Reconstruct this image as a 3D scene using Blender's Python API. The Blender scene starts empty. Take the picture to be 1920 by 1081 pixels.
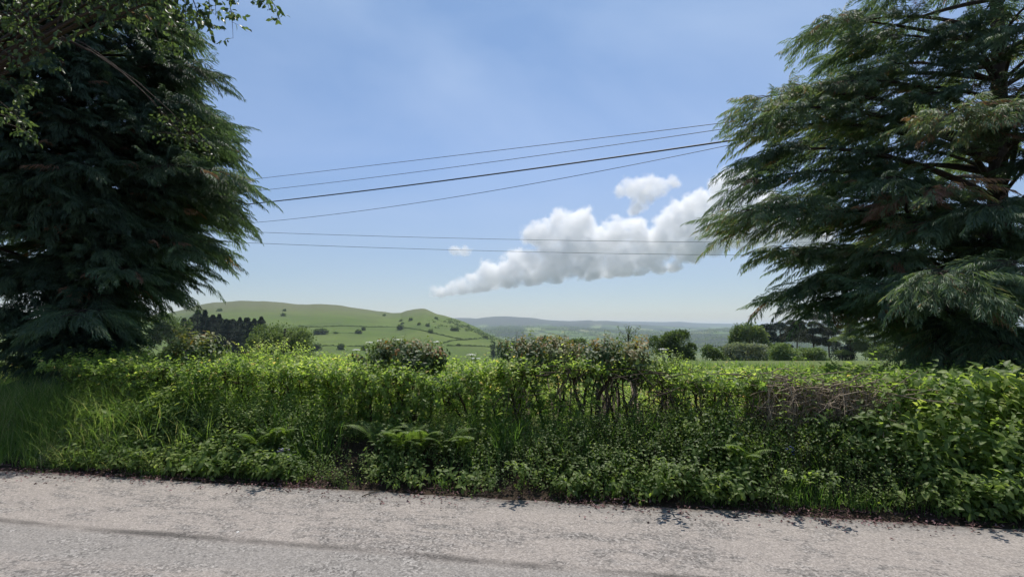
import bpy, bmesh, math, random
import numpy as np
from mathutils import Vector
R = math.radians
scene = bpy.context.scene
C = scene.collection
rng = np.random.default_rng(7)

# ------------------------------------------------------------------ camera
CAM_Z = 1.6
PITCH = R(4.45)
F = 960.0                      # focal length in pixels of the 1920 wide frame
cam_d = bpy.data.cameras.new('camera')
cam = bpy.data.objects.new('camera', cam_d); C.objects.link(cam)
cam.location = (0, 0, CAM_Z)
cam.rotation_euler = (math.pi/2 + PITCH, 0, 0)
cam_d.sensor_width = 36; cam_d.lens = 18.0
cam_d.clip_start = 0.05; cam_d.clip_end = 60000
scene.camera = cam

# ------------------------------------------------------------------ light
SUN_EL, SUN_AZ = 63.0, 8.0   # azimuth from +Y, negative = to the left
w = bpy.data.worlds.new('World'); scene.world = w; w.use_nodes = True
nt = w.node_tree; nt.nodes.clear()
sky = nt.nodes.new('ShaderNodeTexSky'); sky.sky_type = 'NISHITA'; sky.sun_disc = False
sky.sun_elevation = R(SUN_EL); sky.sun_rotation = R(SUN_AZ)
sky.air_density = 1.0; sky.dust_density = 0.2; sky.ozone_density = 2.5; sky.altitude = 1200
bg = nt.nodes.new('ShaderNodeBackground'); bg.inputs[1].default_value = 0.135
wo = nt.nodes.new('ShaderNodeOutputWorld')
geo = nt.nodes.new('ShaderNodeTexCoord'); sep = nt.nodes.new('ShaderNodeSeparateXYZ'); rmp = nt.nodes.new('ShaderNodeValToRGB')
nt.links.new(geo.outputs['Generated'], sep.inputs[0]); nt.links.new(sep.outputs[2], rmp.inputs[0])
cr = rmp.color_ramp
for p_ in (.12, .3): cr.elements.new(p_)
for e_, (p_, c_) in zip(cr.elements, [(0, (.50, .46, .47, 1)), (.12, (.68, .62, .60, 1)), (.3, (.88, .83, .82, 1)), (.55, (1, .98, .92, 1))]): e_.position = p_; e_.color = c_
mul = nt.nodes.new('ShaderNodeMix'); mul.data_type = 'RGBA'; mul.blend_type = 'MULTIPLY'; mul.inputs[0].default_value = 1
nz = nt.nodes.new('ShaderNodeTexNoise'); nz.inputs['Scale'].default_value = 1.3; nz.inputs['Detail'].default_value = 5; nz.inputs['Distortion'].default_value = .6
mp = nt.nodes.new('ShaderNodeMapping'); mp.inputs['Scale'].default_value = (1, 1, 2.6); nt.links.new(geo.outputs['Generated'], mp.inputs[0]); nt.links.new(mp.outputs[0], nz.inputs['Vector'])
mr_ = nt.nodes.new('ShaderNodeMapRange'); nt.links.new(nz.outputs[0], mr_.inputs[0]); mr_.inputs[1].default_value = .45; mr_.inputs[2].default_value = .8; mr_.inputs[4].default_value = .22
veil = nt.nodes.new('ShaderNodeMix'); veil.data_type = 'RGBA'; veil.inputs[7].default_value = (6.2, 7.2, 8.6, 1)      # thin high cirrus
nt.links.new(mr_.outputs[0], veil.inputs[0]); nt.links.new(sky.outputs[0], veil.inputs[6])
nt.links.new(veil.outputs[2], mul.inputs[6]); nt.links.new(rmp.outputs[0], mul.inputs[7]); nt.links.new(mul.outputs[2], bg.inputs[0]); nt.links.new(bg.outputs[0], wo.inputs[0])
sl = bpy.data.lights.new('sun', 'SUN'); sl.energy = 4.4; sl.angle = R(0.5); sl.color = (1, 0.94, 0.86)
sun = bpy.data.objects.new('sun', sl); C.objects.link(sun)
sd = Vector((math.sin(R(SUN_AZ))*math.cos(R(SUN_EL)), math.cos(R(SUN_AZ))*math.cos(R(SUN_EL)), math.sin(R(SUN_EL))))
sun.rotation_euler = sd.to_track_quat('Z', 'Y').to_euler()
sun.location = sd*50
scene.view_settings.view_transform = 'Standard'; scene.view_settings.look = 'None'
scene.view_settings.exposure = 0.25; scene.view_settings.gamma = 1.0
scene.render.engine = 'CYCLES'
cy = scene.cycles
cy.use_denoising = True
cy.max_bounces = 36; cy.diffuse_bounces = 3; cy.glossy_bounces = 2; cy.transmission_bounces = 5
cy.volume_bounces = 36; cy.transparent_max_bounces = 6
cy.use_adaptive_sampling = True; cy.adaptive_threshold = 0.02
cy.caustics_reflective = False; cy.caustics_refractive = False
cy.sample_clamp_indirect = 4

# ------------------------------------------------------------------ helpers
SA, CA = math.sin(PITCH), math.cos(PITCH)
def at(px, py, y):
    """world point seen at pixel (px,py) of the 1920 frame whose forward distance (world Y) is y"""
    a = (px-960.0)/F; b = (540.5-py)/F
    dx, dy, dz = a, CA - b*SA, SA + b*CA
    return np.array([dx/dy*y, y, CAM_Z + dz/dy*y])
def slope_at(py):              # dz/dy of the ray through row py
    b = (540.5-py)/F
    return (SA + b*CA)/(CA - b*SA)

def mesh_np(name, verts, faces=None, quads=None, tris=None):
    """verts (n,3); quads (m,4) and / or tris (k,3) index arrays"""
    me = bpy.data.meshes.new(name)
    verts = np.asarray(verts, dtype=np.float32)
    me.vertices.add(len(verts)); me.vertices.foreach_set('co', verts.ravel())
    li, ls, n = [], [], 0
    starts = []
    if quads is not None and len(quads):
        q = np.asarray(quads, dtype=np.int32); li.append(q.ravel())
        starts.append(np.arange(len(q), dtype=np.int32)*4); n = q.size
    if tris is not None and len(tris):
        t = np.asarray(tris, dtype=np.int32); li.append(t.ravel())
        starts.append(np.arange(len(t), dtype=np.int32)*3 + n)
    li = np.concatenate(li); st = np.concatenate(starts)
    me.loops.add(len(li)); me.loops.foreach_set('vertex_index', li)
    me.polygons.add(len(st)); me.polygons.foreach_set('loop_start', st)
    me.update(calc_edges=True)
    return me
def smooth(me, on=True):
    me.polygons.foreach_set('use_smooth', np.full(len(me.polygons), on)); me.update()
def obj(name, me, mat=None, parent=None, label=None, cat=None, group=None, kind=None):
    o = bpy.data.objects.new(name, me); C.objects.link(o)
    if mat: me.materials.append(mat)
    if parent is not None: o.parent = parent
    if label: o['label'] = label
    if cat: o['category'] = cat
    if group: o['group'] = group
    if kind: o['kind'] = kind
    return o
def thing(name, label, cat, loc=(0, 0, 0), group=None):
    o = bpy.data.objects.new(name, None); C.objects.link(o); o.location = loc
    o.empty_display_size = 0.2
    o['label'] = label; o['category'] = cat
    if group: o['group'] = group
    return o
def attr(me, name, vals):      # one float per vertex
    a = me.attributes.new(name, 'FLOAT', 'POINT'); a.data.foreach_set('value', np.asarray(vals, dtype=np.float32))
def rot_basis(n):              # unit vectors -> (t, b) perpendicular
    n = n/np.linalg.norm(n, axis=-1, keepdims=True)
    h = np.where(np.abs(n[..., 2:3]) > 0.9, np.array([1., 0, 0]), np.array([0, 0, 1.]))
    t = np.cross(h, n); t /= np.linalg.norm(t, axis=-1, keepdims=True)
    return n, t, np.cross(n, t)
def unit(v): return v/np.maximum(np.linalg.norm(v, axis=-1, keepdims=True), 1e-9)

# lattice value noise (vectorised), range about -1..1
_perm = np.random.default_rng(3).random((64, 64, 64))*2-1
def vnoise(x, y, z=0.0):
    x = np.asarray(x, float); y = np.asarray(y, float); z = np.zeros_like(x)+z
    xi, yi, zi = np.floor(x).astype(int), np.floor(y).astype(int), np.floor(z).astype(int)
    fx, fy, fz = x-xi, y-yi, z-zi
    fx = fx*fx*(3-2*fx); fy = fy*fy*(3-2*fy); fz = fz*fz*(3-2*fz)
    g = lambda a, b, c: _perm[(xi+a) & 63, (yi+b) & 63, (zi+c) & 63]
    l = lambda a, b, t: a+(b-a)*t
    return l(l(l(g(0,0,0), g(1,0,0), fx), l(g(0,1,0), g(1,1,0), fx), fy),
             l(l(g(0,0,1), g(1,0,1), fx), l(g(0,1,1), g(1,1,1), fx), fy), fz)
def fbm(x, y, z=0.0, o=4):
    s, a, f = 0, 1.0, 1.0
    for i in range(o):
        s = s + a*vnoise(np.asarray(x)*f+17.3*i, np.asarray(y)*f+9.1*i, np.asarray(z)*f+5.7*i); a *= .5; f *= 2.03
    return s/1.6

# materials ---------------------------------------------------------
class NB:
    def __init__(s, name):
        s.m = bpy.data.materials.new(name); s.m.use_nodes = True; s.t = s.m.node_tree; s.t.nodes.clear()
        s.out = s.t.nodes.new('ShaderNodeOutputMaterial')
    def n(s, typ, ins=None, **kw):
        nd = s.t.nodes.new(typ)
        for k, v in kw.items(): setattr(nd, k, v)
        for k, v in (ins or {}).items():
            if isinstance(v, bpy.types.NodeSocket): s.t.links.new(v, nd.inputs[k])
            else: nd.inputs[k].default_value = v
        return nd
    def noise(s, scale, vec=None, detail=6, rough=.6, dist=0.0):
        i = {'Scale': scale, 'Detail': detail, 'Roughness': rough, 'Distortion': dist}
        if vec is not None: i['Vector'] = vec
        return s.n('ShaderNodeTexNoise', i).outputs['Fac']
    def ramp(s, fac, stops, interp='LINEAR'):
        r = s.n('ShaderNodeValToRGB', {'Fac': fac}); cr = r.color_ramp; cr.interpolation = interp
        while len(cr.elements) < len(stops): cr.elements.new(0.5)
        for e, (p, c) in zip(cr.elements, stops):
            e.position = p; e.color = (c, c, c, 1) if not hasattr(c, '__len__') else (*c, 1)
        return r.outputs[0]
    def mix(s, f, a, b, mode='MIX'):
        nd = s.n('ShaderNodeMix', data_type='RGBA', blend_type=mode)
        for k, v in ((0, f), (6, a), (7, b)):
            if isinstance(v, bpy.types.NodeSocket): s.t.links.new(v, nd.inputs[k])
            else: nd.inputs[k].default_value = (*v, 1) if hasattr(v, '__len__') and len(v) == 3 else v
        return nd.outputs[2]
    def math(s, op, a, b=0.0, clamp=False):
        nd = s.n('ShaderNodeMath', operation=op); nd.use_clamp = clamp
        for k, v in ((0, a), (1, b)):
            if isinstance(v, bpy.types.NodeSocket): s.t.links.new(v, nd.inputs[k])
            else: nd.inputs[k].default_value = v
        return nd.outputs[0]
    def attr(s, name): return s.n('ShaderNodeAttribute', attribute_name=name).outputs['Fac']
    def pos(s): return s.n('ShaderNodeNewGeometry').outputs['Position']
    def bsdf(s, col, rough=.8, spec=.3, normal=None):
        i = {'Base Color': col if isinstance(col, bpy.types.NodeSocket) else (*col, 1), 'Roughness': rough, 'Specular IOR Level': spec}
        if normal is not None: i['Normal'] = normal
        return s.n('ShaderNodeBsdfPrincipled', i).outputs[0]
    def bump(s, h, strength=.3, dist=.01):
        return s.n('ShaderNodeBump', {'Height': h, 'Strength': strength, 'Distance': dist}).outputs[0]
    def done(s, shader):
        s.t.links.new(shader, s.out.inputs['Surface']); return s.m

def leaf_mat(name, stops, trans=.35, rough=.5, spec=.35, tboost=1.5, bright=1.0):
    """stops: colour ramp over the per-leaf attribute 'v' (leaf colour differences; on the hedge also its painted sunlit top)"""
    b = NB(name)
    col = b.ramp(b.attr('v'), [(p, tuple(c*bright*(1.5 if k_ == 2 else 1.) for k_, c in enumerate(cc))) for p, cc in stops])
    pr = b.bsdf(col, rough, spec)
    tc = b.mix(1.0, col, (tboost*1.15, tboost*1.2, tboost*.55), 'MULTIPLY')
    tr = b.n('ShaderNodeBsdfTranslucent', {'Color': tc}).outputs[0]
    mx = b.n('ShaderNodeMixShader', {0: trans, 1: pr, 2: tr}).outputs[0]
    return b.done(mx)
def bark_mat(name, c0, c1, scale=12):
    b = NB(name); p = b.pos()
    nz = b.noise(scale, p, 8, .7, .6)
    return b.done(b.bsdf(b.mix(nz, c0, c1), .9, .2, b.bump(nz, .7, .02)))

# ------------------------------------------------------------------ ground frame of the road
SL = 0.173; CO = 1/math.sqrt(1+SL*SL); Y0 = 5.04
def v_of(x, y): return (y + SL*x - Y0)*CO         # distance beyond the near edge of the verge
def u_of(x, y): return (x - SL*(y-Y0))*CO         # distance along the road (to the right)
def xy(u, v):   return u*CO + v*SL*CO, Y0 - SL*u*CO + v*CO
def sstep(a, b, t):
    t = np.clip((t-a)/(b-a), 0, 1); return t*t*(3-2*t)
Z_FIELD_Y = [-400, 6, 12, 25, 40, 70, 110, 150, 250, 400, 700, 1200, 2200, 4000, 14000]
Z_FIELD_Z = [14, .32, .22, -.15, -.9, -3.1, -6.0, -9.0, -16, -27, -42, -62, -85, -95, -120]
def zg(x, y):
    """height of the ground sheet"""
    x = np.asarray(x, float); y = np.asarray(y, float)
    v = v_of(x, y); u = u_of(x, y)
    d = np.sqrt(x*x+y*y)
    yy = np.where(v > 0, np.maximum(y, d*.55), y)
    far = np.interp(yy, Z_FIELD_Y, Z_FIELD_Z) + 2.2*fbm(x/90, y/90)*sstep(60, 300, d) + 12*fbm(x/900, y/900)*sstep(800, 3000, d)
    bank = .02 + .31*sstep(.02, .95, v) + .03*fbm(u*2, v*2)*sstep(0, .4, v)
    near = np.where(v < 1.6, bank, bank + (np.interp(yy, Z_FIELD_Y, Z_FIELD_Z)-.33)*sstep(1.6, 3.0, v))
    f = sstep(2.5, 6, v)
    z = near*(1-f) + far*f
    back = .02 + .6*sstep(-6.6, -8.5, v)
    z = np.where(v < 0, np.where(v > -6.4, -.03, back-.0), z)
    return z

def grid_faces(nr, nc, wrap=False):
    i = np.arange(nr-1)[:, None]; j = np.arange(nc if wrap else nc-1)[None, :]
    jn = (j+1) % nc
    return np.stack([i*nc+j, i*nc+jn, (i+1)*nc+jn, (i+1)*nc+j], -1).reshape(-1, 4)
# ================================================================== SETTING
# ---- ground: one polar sheet out to the horizon
def build_ground():
    nr, na = 330, 720
    r = np.concatenate([[.3], np.geomspace(.6, 24000, nr-1)])
    a = np.arange(na)/na*2*math.pi
    rr, aa = np.meshgrid(r, a, indexing='ij')
    x = rr*np.sin(aa); y = rr*np.cos(aa); z = zg(x, y)
    V = np.stack([x, y, z], -1).reshape(-1, 3)
    me = mesh_np('ground', V, quads=grid_faces(nr, na, True)[:, ::-1]); smooth(me)
    b = NB('field_turf'); p = b.pos()
    sep = b.n('ShaderNodeSeparateXYZ', {0: p})
    fine = b.noise(7.0, p, 8, .7); mid = b.noise(.35, p, 5, .6); big = b.noise(.012, p, 4, .55)
    col = b.mix(b.ramp(fine, [(.3, 0), (.7, 1)]), (.045, .075, .018), (.12, .155, .045))
    col = b.mix(b.ramp(mid, [(.42, 0), (.62, .8)]), col, (.14, .16, .055))
    col = b.mix(b.ramp(big, [(.45, 0), (.6, .6)]), col, (.05, .09, .03))
    # bare soil and leaf mould along the kerbless edge (v < 0.5)
    v = b.math('MULTIPLY', b.math('SUBTRACT', b.math('ADD', sep.outputs[1], b.math('MULTIPLY', sep.outputs[0], SL)), Y0), CO)
    soil = b.mix(b.noise(22, p, 8, .7), (.018, .014, .009), (.06, .042, .03))
    col = b.mix(b.ramp(b.math('ADD', v, b.math('MULTIPLY', b.math('SUBTRACT', b.noise(3, p), .5), .6)), [(.7, 0), (1.0, 1)]), soil, col)
    m = b.done(b.bsdf(col, .95, .15, b.bump(fine, .5, .05)))
    obj('ground', me, m, kind='structure')
build_ground()

# ---- road
def build_road():
    us = np.concatenate([np.linspace(-60, -12, 60), np.linspace(-11.9, 11.9, 480), np.linspace(12, 60, 60)])
    vs = np.concatenate([np.linspace(-6.5, -.5, 100), np.linspace(-.46, .0, 24)])
    vv, uu = np.meshgrid(vs, us, indexing='ij')
    edge = .05*fbm(uu*1.3, 0*uu+3, 0, 5) + .02*vnoise(uu*9, 0*uu)
    vv = np.where(vv > -.5, -.5 + (vv+.5)*(1+(edge)/.5), vv)
    x, y = xy(uu, vv)
    z = .0 + .012*fbm(uu*.6, vv*.6) + .004*fbm(uu*4, vv*4) - .03*sstep(-.12, .05, vv-edge)
    z += .018*sstep(-3, -1.2, vv)*0
    V = np.stack([x, y, z], -1).reshape(-1, 3)
    me = mesh_np('road', V, quads=grid_faces(len(vs), len(us))); smooth(me)
    attr(me, 'rv', vv.ravel()); attr(me, 'ru', uu.ravel())
    b = NB('worn_tarmac')
    rv, ru = b.attr('rv'), b.attr('ru'); p = b.pos()
    stretch = b.n('ShaderNodeCombineXYZ', {0: b.math('MULTIPLY', ru, .45), 1: rv, 2: 0.0}).outputs[0]
    wear = b.noise(1.7, stretch, 9, .7, .9)
    wear2 = b.noise(9.0, stretch, 7, .75, .7)
    grit = b.noise(75, p, 3, .7)
    grit2 = b.n('ShaderNodeTexVoronoi', {'Scale': 95.0, 'Vector': p}).outputs['Distance']
    cellc = b.n('ShaderNodeTexVoronoi', {'Scale': 95.0, 'Vector': p}).outputs['Color']
    wob = b.math('MULTIPLY', b.math('SUBTRACT', b.noise(.5, stretch, 3), .5), .35)
    vw = b.math('ADD', rv, wob)
    def band(c, hw, soft):      # 1 inside |v-c|<hw
        d = b.math('ABSOLUTE', b.math('SUBTRACT', vw, c))
        return b.n('ShaderNodeMapRange', {0: d, 1: hw, 2: hw+soft, 3: 1.0, 4: 0.0}).outputs[0]
    pale, dark = (.298, .270, .246), (.205, .192, .18)
    f = b.ramp(b.math('ADD', b.math('ADD', b.math('MULTIPLY', wear, .45), b.math('MULTIPLY', wear2, .4)), b.math('MULTIPLY', b.noise(38, p, 4, .7), .15)), [(.44, 0), (.515, 1)])
    col = b.mix(f, dark, pale)
    col = b.mix(b.math('MULTIPLY', band(-1.62, .16, .12), .8), col, (.238, .226, .212))       # polished wheel strip
    col = b.mix(b.math('MULTIPLY', band(-1.36, .018, .05), b.ramp(b.noise(2.2, stretch), [(.35, .1), (.6, .95)])), col, (.095, .088, .082))  # seam
    col = b.mix(b.math('MULTIPLY', band(-.05, .1, .22), .55), col, (.17, .165, .158))
    col = b.mix(.55, col, b.mix(1.0, col, b.ramp(b.n('ShaderNodeSeparateColor', {0: cellc}).outputs[0], [(0, .6), (1, 1.35)]), 'MULTIPLY'))
    col = b.mix(.5, col, b.mix(1.0, col, b.ramp(grit, [(.3, .6), (.7, 1.4)]), 'MULTIPLY'))
    chip = b.n('ShaderNodeSeparateColor', {0: b.n('ShaderNodeTexVoronoi', {'Scale': 60.0, 'Vector': p}).outputs['Color']}).outputs[1]
    col = b.mix(b.math('SUBTRACT', .85, b.math('MULTIPLY', f, .7)), col, b.mix(1.0, col, b.ramp(chip, [(.1, .5), (.5, .95), (1, 1.75)]), 'MULTIPLY'))
    # dirt at the very edge
    dirt = b.ramp(b.math('ADD', rv, b.math('MULTIPLY', b.math('SUBTRACT', b.noise(4, p), .5), .5)), [(.0, 0), (1, 1)])
    dd = b.n('ShaderNodeMapRange', {0: b.math('ADD', rv, b.math('MULTIPLY', b.math('SUBTRACT', b.noise(5, p, 6, .7), .5), .45)), 1: -.2, 2: .0, 3: 0.0, 4: 1.0}).outputs[0]
    col = b.mix(b.math('MULTIPLY', dd, .85), col, (.085, .062, .048))
    h = b.math('ADD', b.math('MULTIPLY', grit2, .6), b.math('ADD', b.math('MULTIPLY', grit, .5), b.math('MULTIPLY', wear2, 2.5)))
    m = b.done(b.bsdf(col, .92, .12, b.bump(h, .55, .008)))
    obj('road', me, m, kind='structure')
build_road()

# ---- hills: fan grids in (s = x/y, y)
def fan(name, s0, s1, ns, y0, y1, ny, zf, geo=True):
    s = np.linspace(s0, s1, ns); y = np.geomspace(y0, y1, ny) if geo else np.linspace(y0, y1, ny)
    yy, ss = np.meshgrid(y, s, indexing='ij'); z = zf(ss, yy)
    V = np.stack([ss*yy, yy, z], -1).reshape(-1, 3)
    me = mesh_np(name, V, quads=grid_faces(ny, ns)); smooth(me); return me
def sy(px): return (np.asarray(px, float)-960)/F
HP = np.array([(-900, 690), (-500, 650), (-200, 625), (0, 610), (150, 602), (250, 595), (310, 588), (345, 580), (365, 573), (400, 567), (430, 564.5), (460, 563.5), (500, 565), (535, 567.5), (558, 570.5), (600, 570), (630, 571.5), (655, 575), (690, 580.5), (710, 583.5), (735, 586), (752, 586), (762, 582), (775, 579.5), (790, 578), (797, 578.5), (808, 583), (820, 588), (838, 592.5), (855, 597), (872, 603), (890, 611), (905, 619), (918, 627), (935, 634), (960, 641), (1000, 653), (1060, 668), (1200, 690)])
def z_hill(s, y):
    pyr = np.interp(960+F*s, HP[:, 0], HP[:, 1]) + 0.5*vnoise(s*60, s*0)
    yr = 1350 - 500*sstep(-.25, .0, s)                       # ridge nearer on the right spur
    zr = CAM_Z + slope_at(pyr)*yr
    y0 = 330; z0 = -31.0
    t = (y-y0)/(yr-y0)
    prof = np.where(t < 1, .42*t + .58*t*t*(3-2*t)*.999, 1-(t-1)**2*2.2)
    prof = np.where(t < 1, np.clip(t, 0, 1)**1.12*.5 + .5*sstep(0, 1, t), prof)
    z = z0 + (zr-z0)*np.where(t < 1, prof, 1.0) - np.where(t > 1, 160*(t-1)**2, 0)
    z += (1.6*fbm(s*y/70, y/70) + 2.0*vnoise(s*y/190, y/190))*np.clip(t, 0, 1)*np.clip(1.05-t, 0, 1)*2.2
    return z
b = NB('hill_grass'); p = b.pos()
big = b.noise(.006, p, 4, .55); mid = b.noise(.03, p, 6, .65, .5); fine = b.noise(.25, p, 6, .7)
col = b.mix(b.ramp(big, [(.38, 0), (.62, 1)]), (.078, .122, .022), (.122, .165, .034))
col = b.mix(b.ramp(mid, [(.45, 0), (.75, .65)]), col, (.075, .085, .042))
col = b.mix(b.ramp(fine, [(.35, .0), (.7, .35)]), col, (.055, .09, .028))
sepz = b.n('ShaderNodeSeparateXYZ', {0: p}).outputs[2]
up = b.n('ShaderNodeMapRange', {0: b.math('ADD', sepz, b.math('MULTIPLY', b.math('SUBTRACT', mid, .5), 30.)), 1: 18., 2: 48., 3: 0., 4: 1.}).outputs[0]
col = b.mix(b.math('MULTIPLY', up, .8), col, (.115, .118, .062))     # rough heath and bracken near the top
m_hill = b.done(b.bsdf(col, .95, .1, b.bump(fine, .6, 1.0)))
obj('green_hill', fan('green_hill', -2.0, .25, 700, 320, 1750, 220, z_hill, False), m_hill, kind='structure')

b = NB('far_hill'); p = b.pos()
sp = b.n('ShaderNodeMapping', {'Vector': p, 'Scale': (1., .28, 1.)}).outputs[0]
cells = b.n('ShaderNodeTexVoronoi', {'Scale': .0052, 'Vector': b.n('ShaderNodeMapping', {'Vector': p, 'Scale': (.8, .42, 0.)}).outputs[0], 'Randomness': .9})
edge = b.n('ShaderNodeTexVoronoi', {'Scale': .0052, 'Vector': b.n('ShaderNodeMapping', {'Vector': p, 'Scale': (.8, .42, 0.)}).outputs[0], 'Randomness': .9}, feature='DISTANCE_TO_EDGE').outputs['Distance']
cv = b.n('ShaderNodeSeparateColor', {0: cells.outputs['Color']}).outputs[0]
field = b.ramp(cv, [(0, (.035, .06, .022)), (.3, (.09, .14, .04)), (.65, (.15, .19, .07)), (.85, (.24, .25, .12)), (1, (.06, .09, .03))], 'CONSTANT')
wood = b.ramp(b.noise(.0022, sp, 7, .66), [(.47, 0), (.53, 1)])
col = b.mix(wood, field, (.022, .035, .018))
col = b.mix(b.ramp(edge, [(.02, .8), (.07, 0)]), col, (.02, .035, .015))
zz = b.n('ShaderNodeSeparateXYZ', {0: p}).outputs[2]
moor = b.n('ShaderNodeMapRange', {0: b.math('ADD', zz, b.math('MULTIPLY', b.math('SUBTRACT', b.noise(.002, p), .5), 70.)), 1: 15., 2: 60., 3: 0., 4: 1.}).outputs[0]
col = b.mix(moor, col, b.mix(b.noise(.004, sp, 5, .6), (.03, .035, .03), (.07, .07, .055)))
m_far = b.done(b.bsdf(col, .95, .1))
def ridge(pts, yr, y0, z0, back, amp):
    pts = np.array(pts, float)
    def zf(s, y):
        py = np.interp(960+F*s, pts[:, 0], pts[:, 1])
        zr = CAM_Z + slope_at(py)*yr
        t = (y-y0)/(yr-y0)
        prof = np.where(t < 1, sstep(0, 1, np.clip(t, 0, 1))*.75 + np.clip(t, 0, 1)*.25, 1-(t-1)**2*back)
        n = (amp*fbm(s*yr/1100, y/1100, 0, 5))*np.clip(t*1.5, 0, 1)*np.clip((1.0-t)*2, 0, 1)
        return z0+(zr-z0)*prof+n + amp*.06*vnoise(s*yr/160, y/160)*np.clip(1.02-t, 0, 1)
    return zf
R1 = [(-1500, 640), (200, 640), (700, 632), (860, 620), (900, 613), (960, 611), (1040, 612), (1120, 615), (1200, 618), (1280, 622), (1320, 617), (1400, 613), (1500, 612), (1650, 608), (1760, 606), (1900, 612), (2400, 622), (3500, 640)]
R2 = [(-1500, 640), (500, 622), (780, 606), (830, 598), (858, 595.5), (885, 596), (893, 597), (905, 595), (925, 593), (950, 592.5), (970, 594), (1000, 595.5), (1020, 599), (1040, 600.5), (1070, 601.5), (1090, 600.5), (1105, 599.5), (1112, 601), (1135, 601), (1150, 601.5), (1170, 606), (1230, 610), (1330, 614), (1500, 618), (1900, 620), (3500, 640)]
R3 = [(-1500, 640), (500, 620), (900, 612), (1050, 603), (1100, 601.5), (1150, 601.5), (1200, 602.5), (1240, 603.5), (1275, 602.5), (1300, 605), (1340, 606), (1400, 607), (1450, 610), (1600, 612), (1800, 608), (1900, 608), (3500, 640)]
obj('valley_slope', fan('valley_slope', -2.2, 2.6, 520, 1500, 4900, 150, ridge(R1, 4200, 1500, -78, 1.5, 26)), m_far, kind='structure')
obj('moorland_ridge', fan('moorland_ridge', -2.2, 2.6, 420, 3900, 7400, 70, ridge(R2, 6600, 3900, -95, 1.5, 16)), m_far, kind='structure')
obj('distant_ridge', fan('distant_ridge', -2.2, 2.6, 320, 6000, 10800, 50, ridge(R3, 9800, 6000, -95, 1.5, 12)), m_far, kind='structure')
# ================================================================== FOLIAGE LIBRARY
class Geo:
    """collects triangles / quads as numpy blocks and links them as one mesh"""
    def __init__(s): s.V, s.T, s.Q, s.A, s.n = [], [], [], [], 0
    def add(s, V, tris=None, quads=None, a=None):
        V = np.asarray(V, float).reshape(-1, 3)
        if tris is not None: s.T.append(np.asarray(tris).reshape(-1, 3)+s.n)
        if quads is not None: s.Q.append(np.asarray(quads).reshape(-1, 4)+s.n)
        s.A.append(np.full(len(V), .5) if a is None else np.broadcast_to(np.asarray(a, float).ravel(), (len(V),)))
        s.V.append(V); s.n += len(V)
    def build(s, name, mat, parent=None, origin=None, sm=False, **kw):
        V = np.concatenate(s.V)
        if origin is not None: V = V-np.asarray(origin)
        me = mesh_np(name, V, quads=np.concatenate(s.Q) if s.Q else None, tris=np.concatenate(s.T) if s.T else None)
        attr(me, 'v', np.concatenate(s.A))
        if sm: smooth(me)
        return obj(name, me, mat, parent, **kw)
def leaves(g, P, D, N, L, W, v, fold=.18, droop=.12):
    """rhombic leaves folded along the midrib: base P, direction D, normal N, length L, width W"""
    P = np.asarray(P, float); n = len(P)
    if n == 0: return
    D = unit(D); S = unit(np.cross(D, N)); N = np.cross(S, D)
    L = np.broadcast_to(L, (n,))[:, None]; W = np.broadcast_to(W, (n,))[:, None]
    mid = P + D*L*.42; tip = P + D*L - N*L*droop*2
    V = np.stack([P, mid+S*W*.5+N*W*fold, tip, mid-S*W*.5+N*W*fold], 1)
    i = np.arange(n)[:, None]*4
    g.add(V, tris=np.stack([i+[[0, 1, 2]], i+[[0, 2, 3]]], 1).reshape(-1, 3), a=np.repeat(np.broadcast_to(v, (n,)), 4))
def ovate(g, P, D, N, L, W, v, fold=.15, droop=.2):
    """fuller leaves: 8 points, six quads/tris, curved along the midrib"""
    P = np.asarray(P, float); n = len(P)
    if n == 0: return
    D = unit(D); S = unit(np.cross(D, N)); N = np.cross(S, D)
    L = np.broadcast_to(L, (n,))[:, None]; W = np.broadcast_to(W, (n,))[:, None]
    def pt(t, w, up): return P + D*L*t - N*L*droop*t*t*1.6 + S*W*w + N*W*up
    V = np.stack([P, pt(.28, .42, fold), pt(.62, .40, fold), pt(1, 0, 0), pt(.62, -.40, fold), pt(.28, -.42, fold), pt(.33, 0, 0), pt(.66, 0, 0)], 1)
    i = np.arange(n)[:, None]*8
    q = np.stack([i+[[6, 1, 2, 7]], i+[[5, 6, 7, 4]]], 1).reshape(-1, 4)
    t = np.stack([i+[[0, 1, 6]], i+[[0, 6, 5]], i+[[7, 2, 3]], i+[[7, 3, 4]]], 1).reshape(-1, 3)
    g.add(V, tris=t, quads=q, a=np.repeat(np.broadcast_to(v, (n,)), 8))
def tube(g, pts, r, sides=5, a=.5):
    pts = np.asarray(pts, float); n = len(pts)
    r = np.broadcast_to(r, (n,)) if np.ndim(r) == 0 or len(np.atleast_1d(r)) == n else np.interp(np.linspace(0, 1, n), np.linspace(0, 1, len(r)), r)
    d = unit(np.gradient(pts, axis=0)); h = np.array([.3, .2, .93]) if abs(d[:, 2]).mean() < .8 else np.array([1., .1, 0])
    s1 = unit(np.cross(d, h)); s2 = np.cross(d, s1)
    an = np.arange(sides)/sides*2*math.pi
    V = pts[:, None] + r[:, None, None]*(s1[:, None]*np.cos(an)[:, None]+s2[:, None]*np.sin(an)[:, None])
    q = grid_faces(n, sides, True)
    tip = len(V.reshape(-1, 3))
    V2 = np.concatenate([V.reshape(-1, 3), pts[-1:]+d[-1:]*r[-1], pts[:1]])
    k = np.arange(sides); kn = (k+1) % sides
    t = np.concatenate([np.stack([(n-1)*sides+k, (n-1)*sides+kn, np.full(sides, tip)], 1), np.stack([kn, k, np.full(sides, tip+1)], 1)])
    g.add(V2, tris=t, quads=q, a=a)
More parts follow.
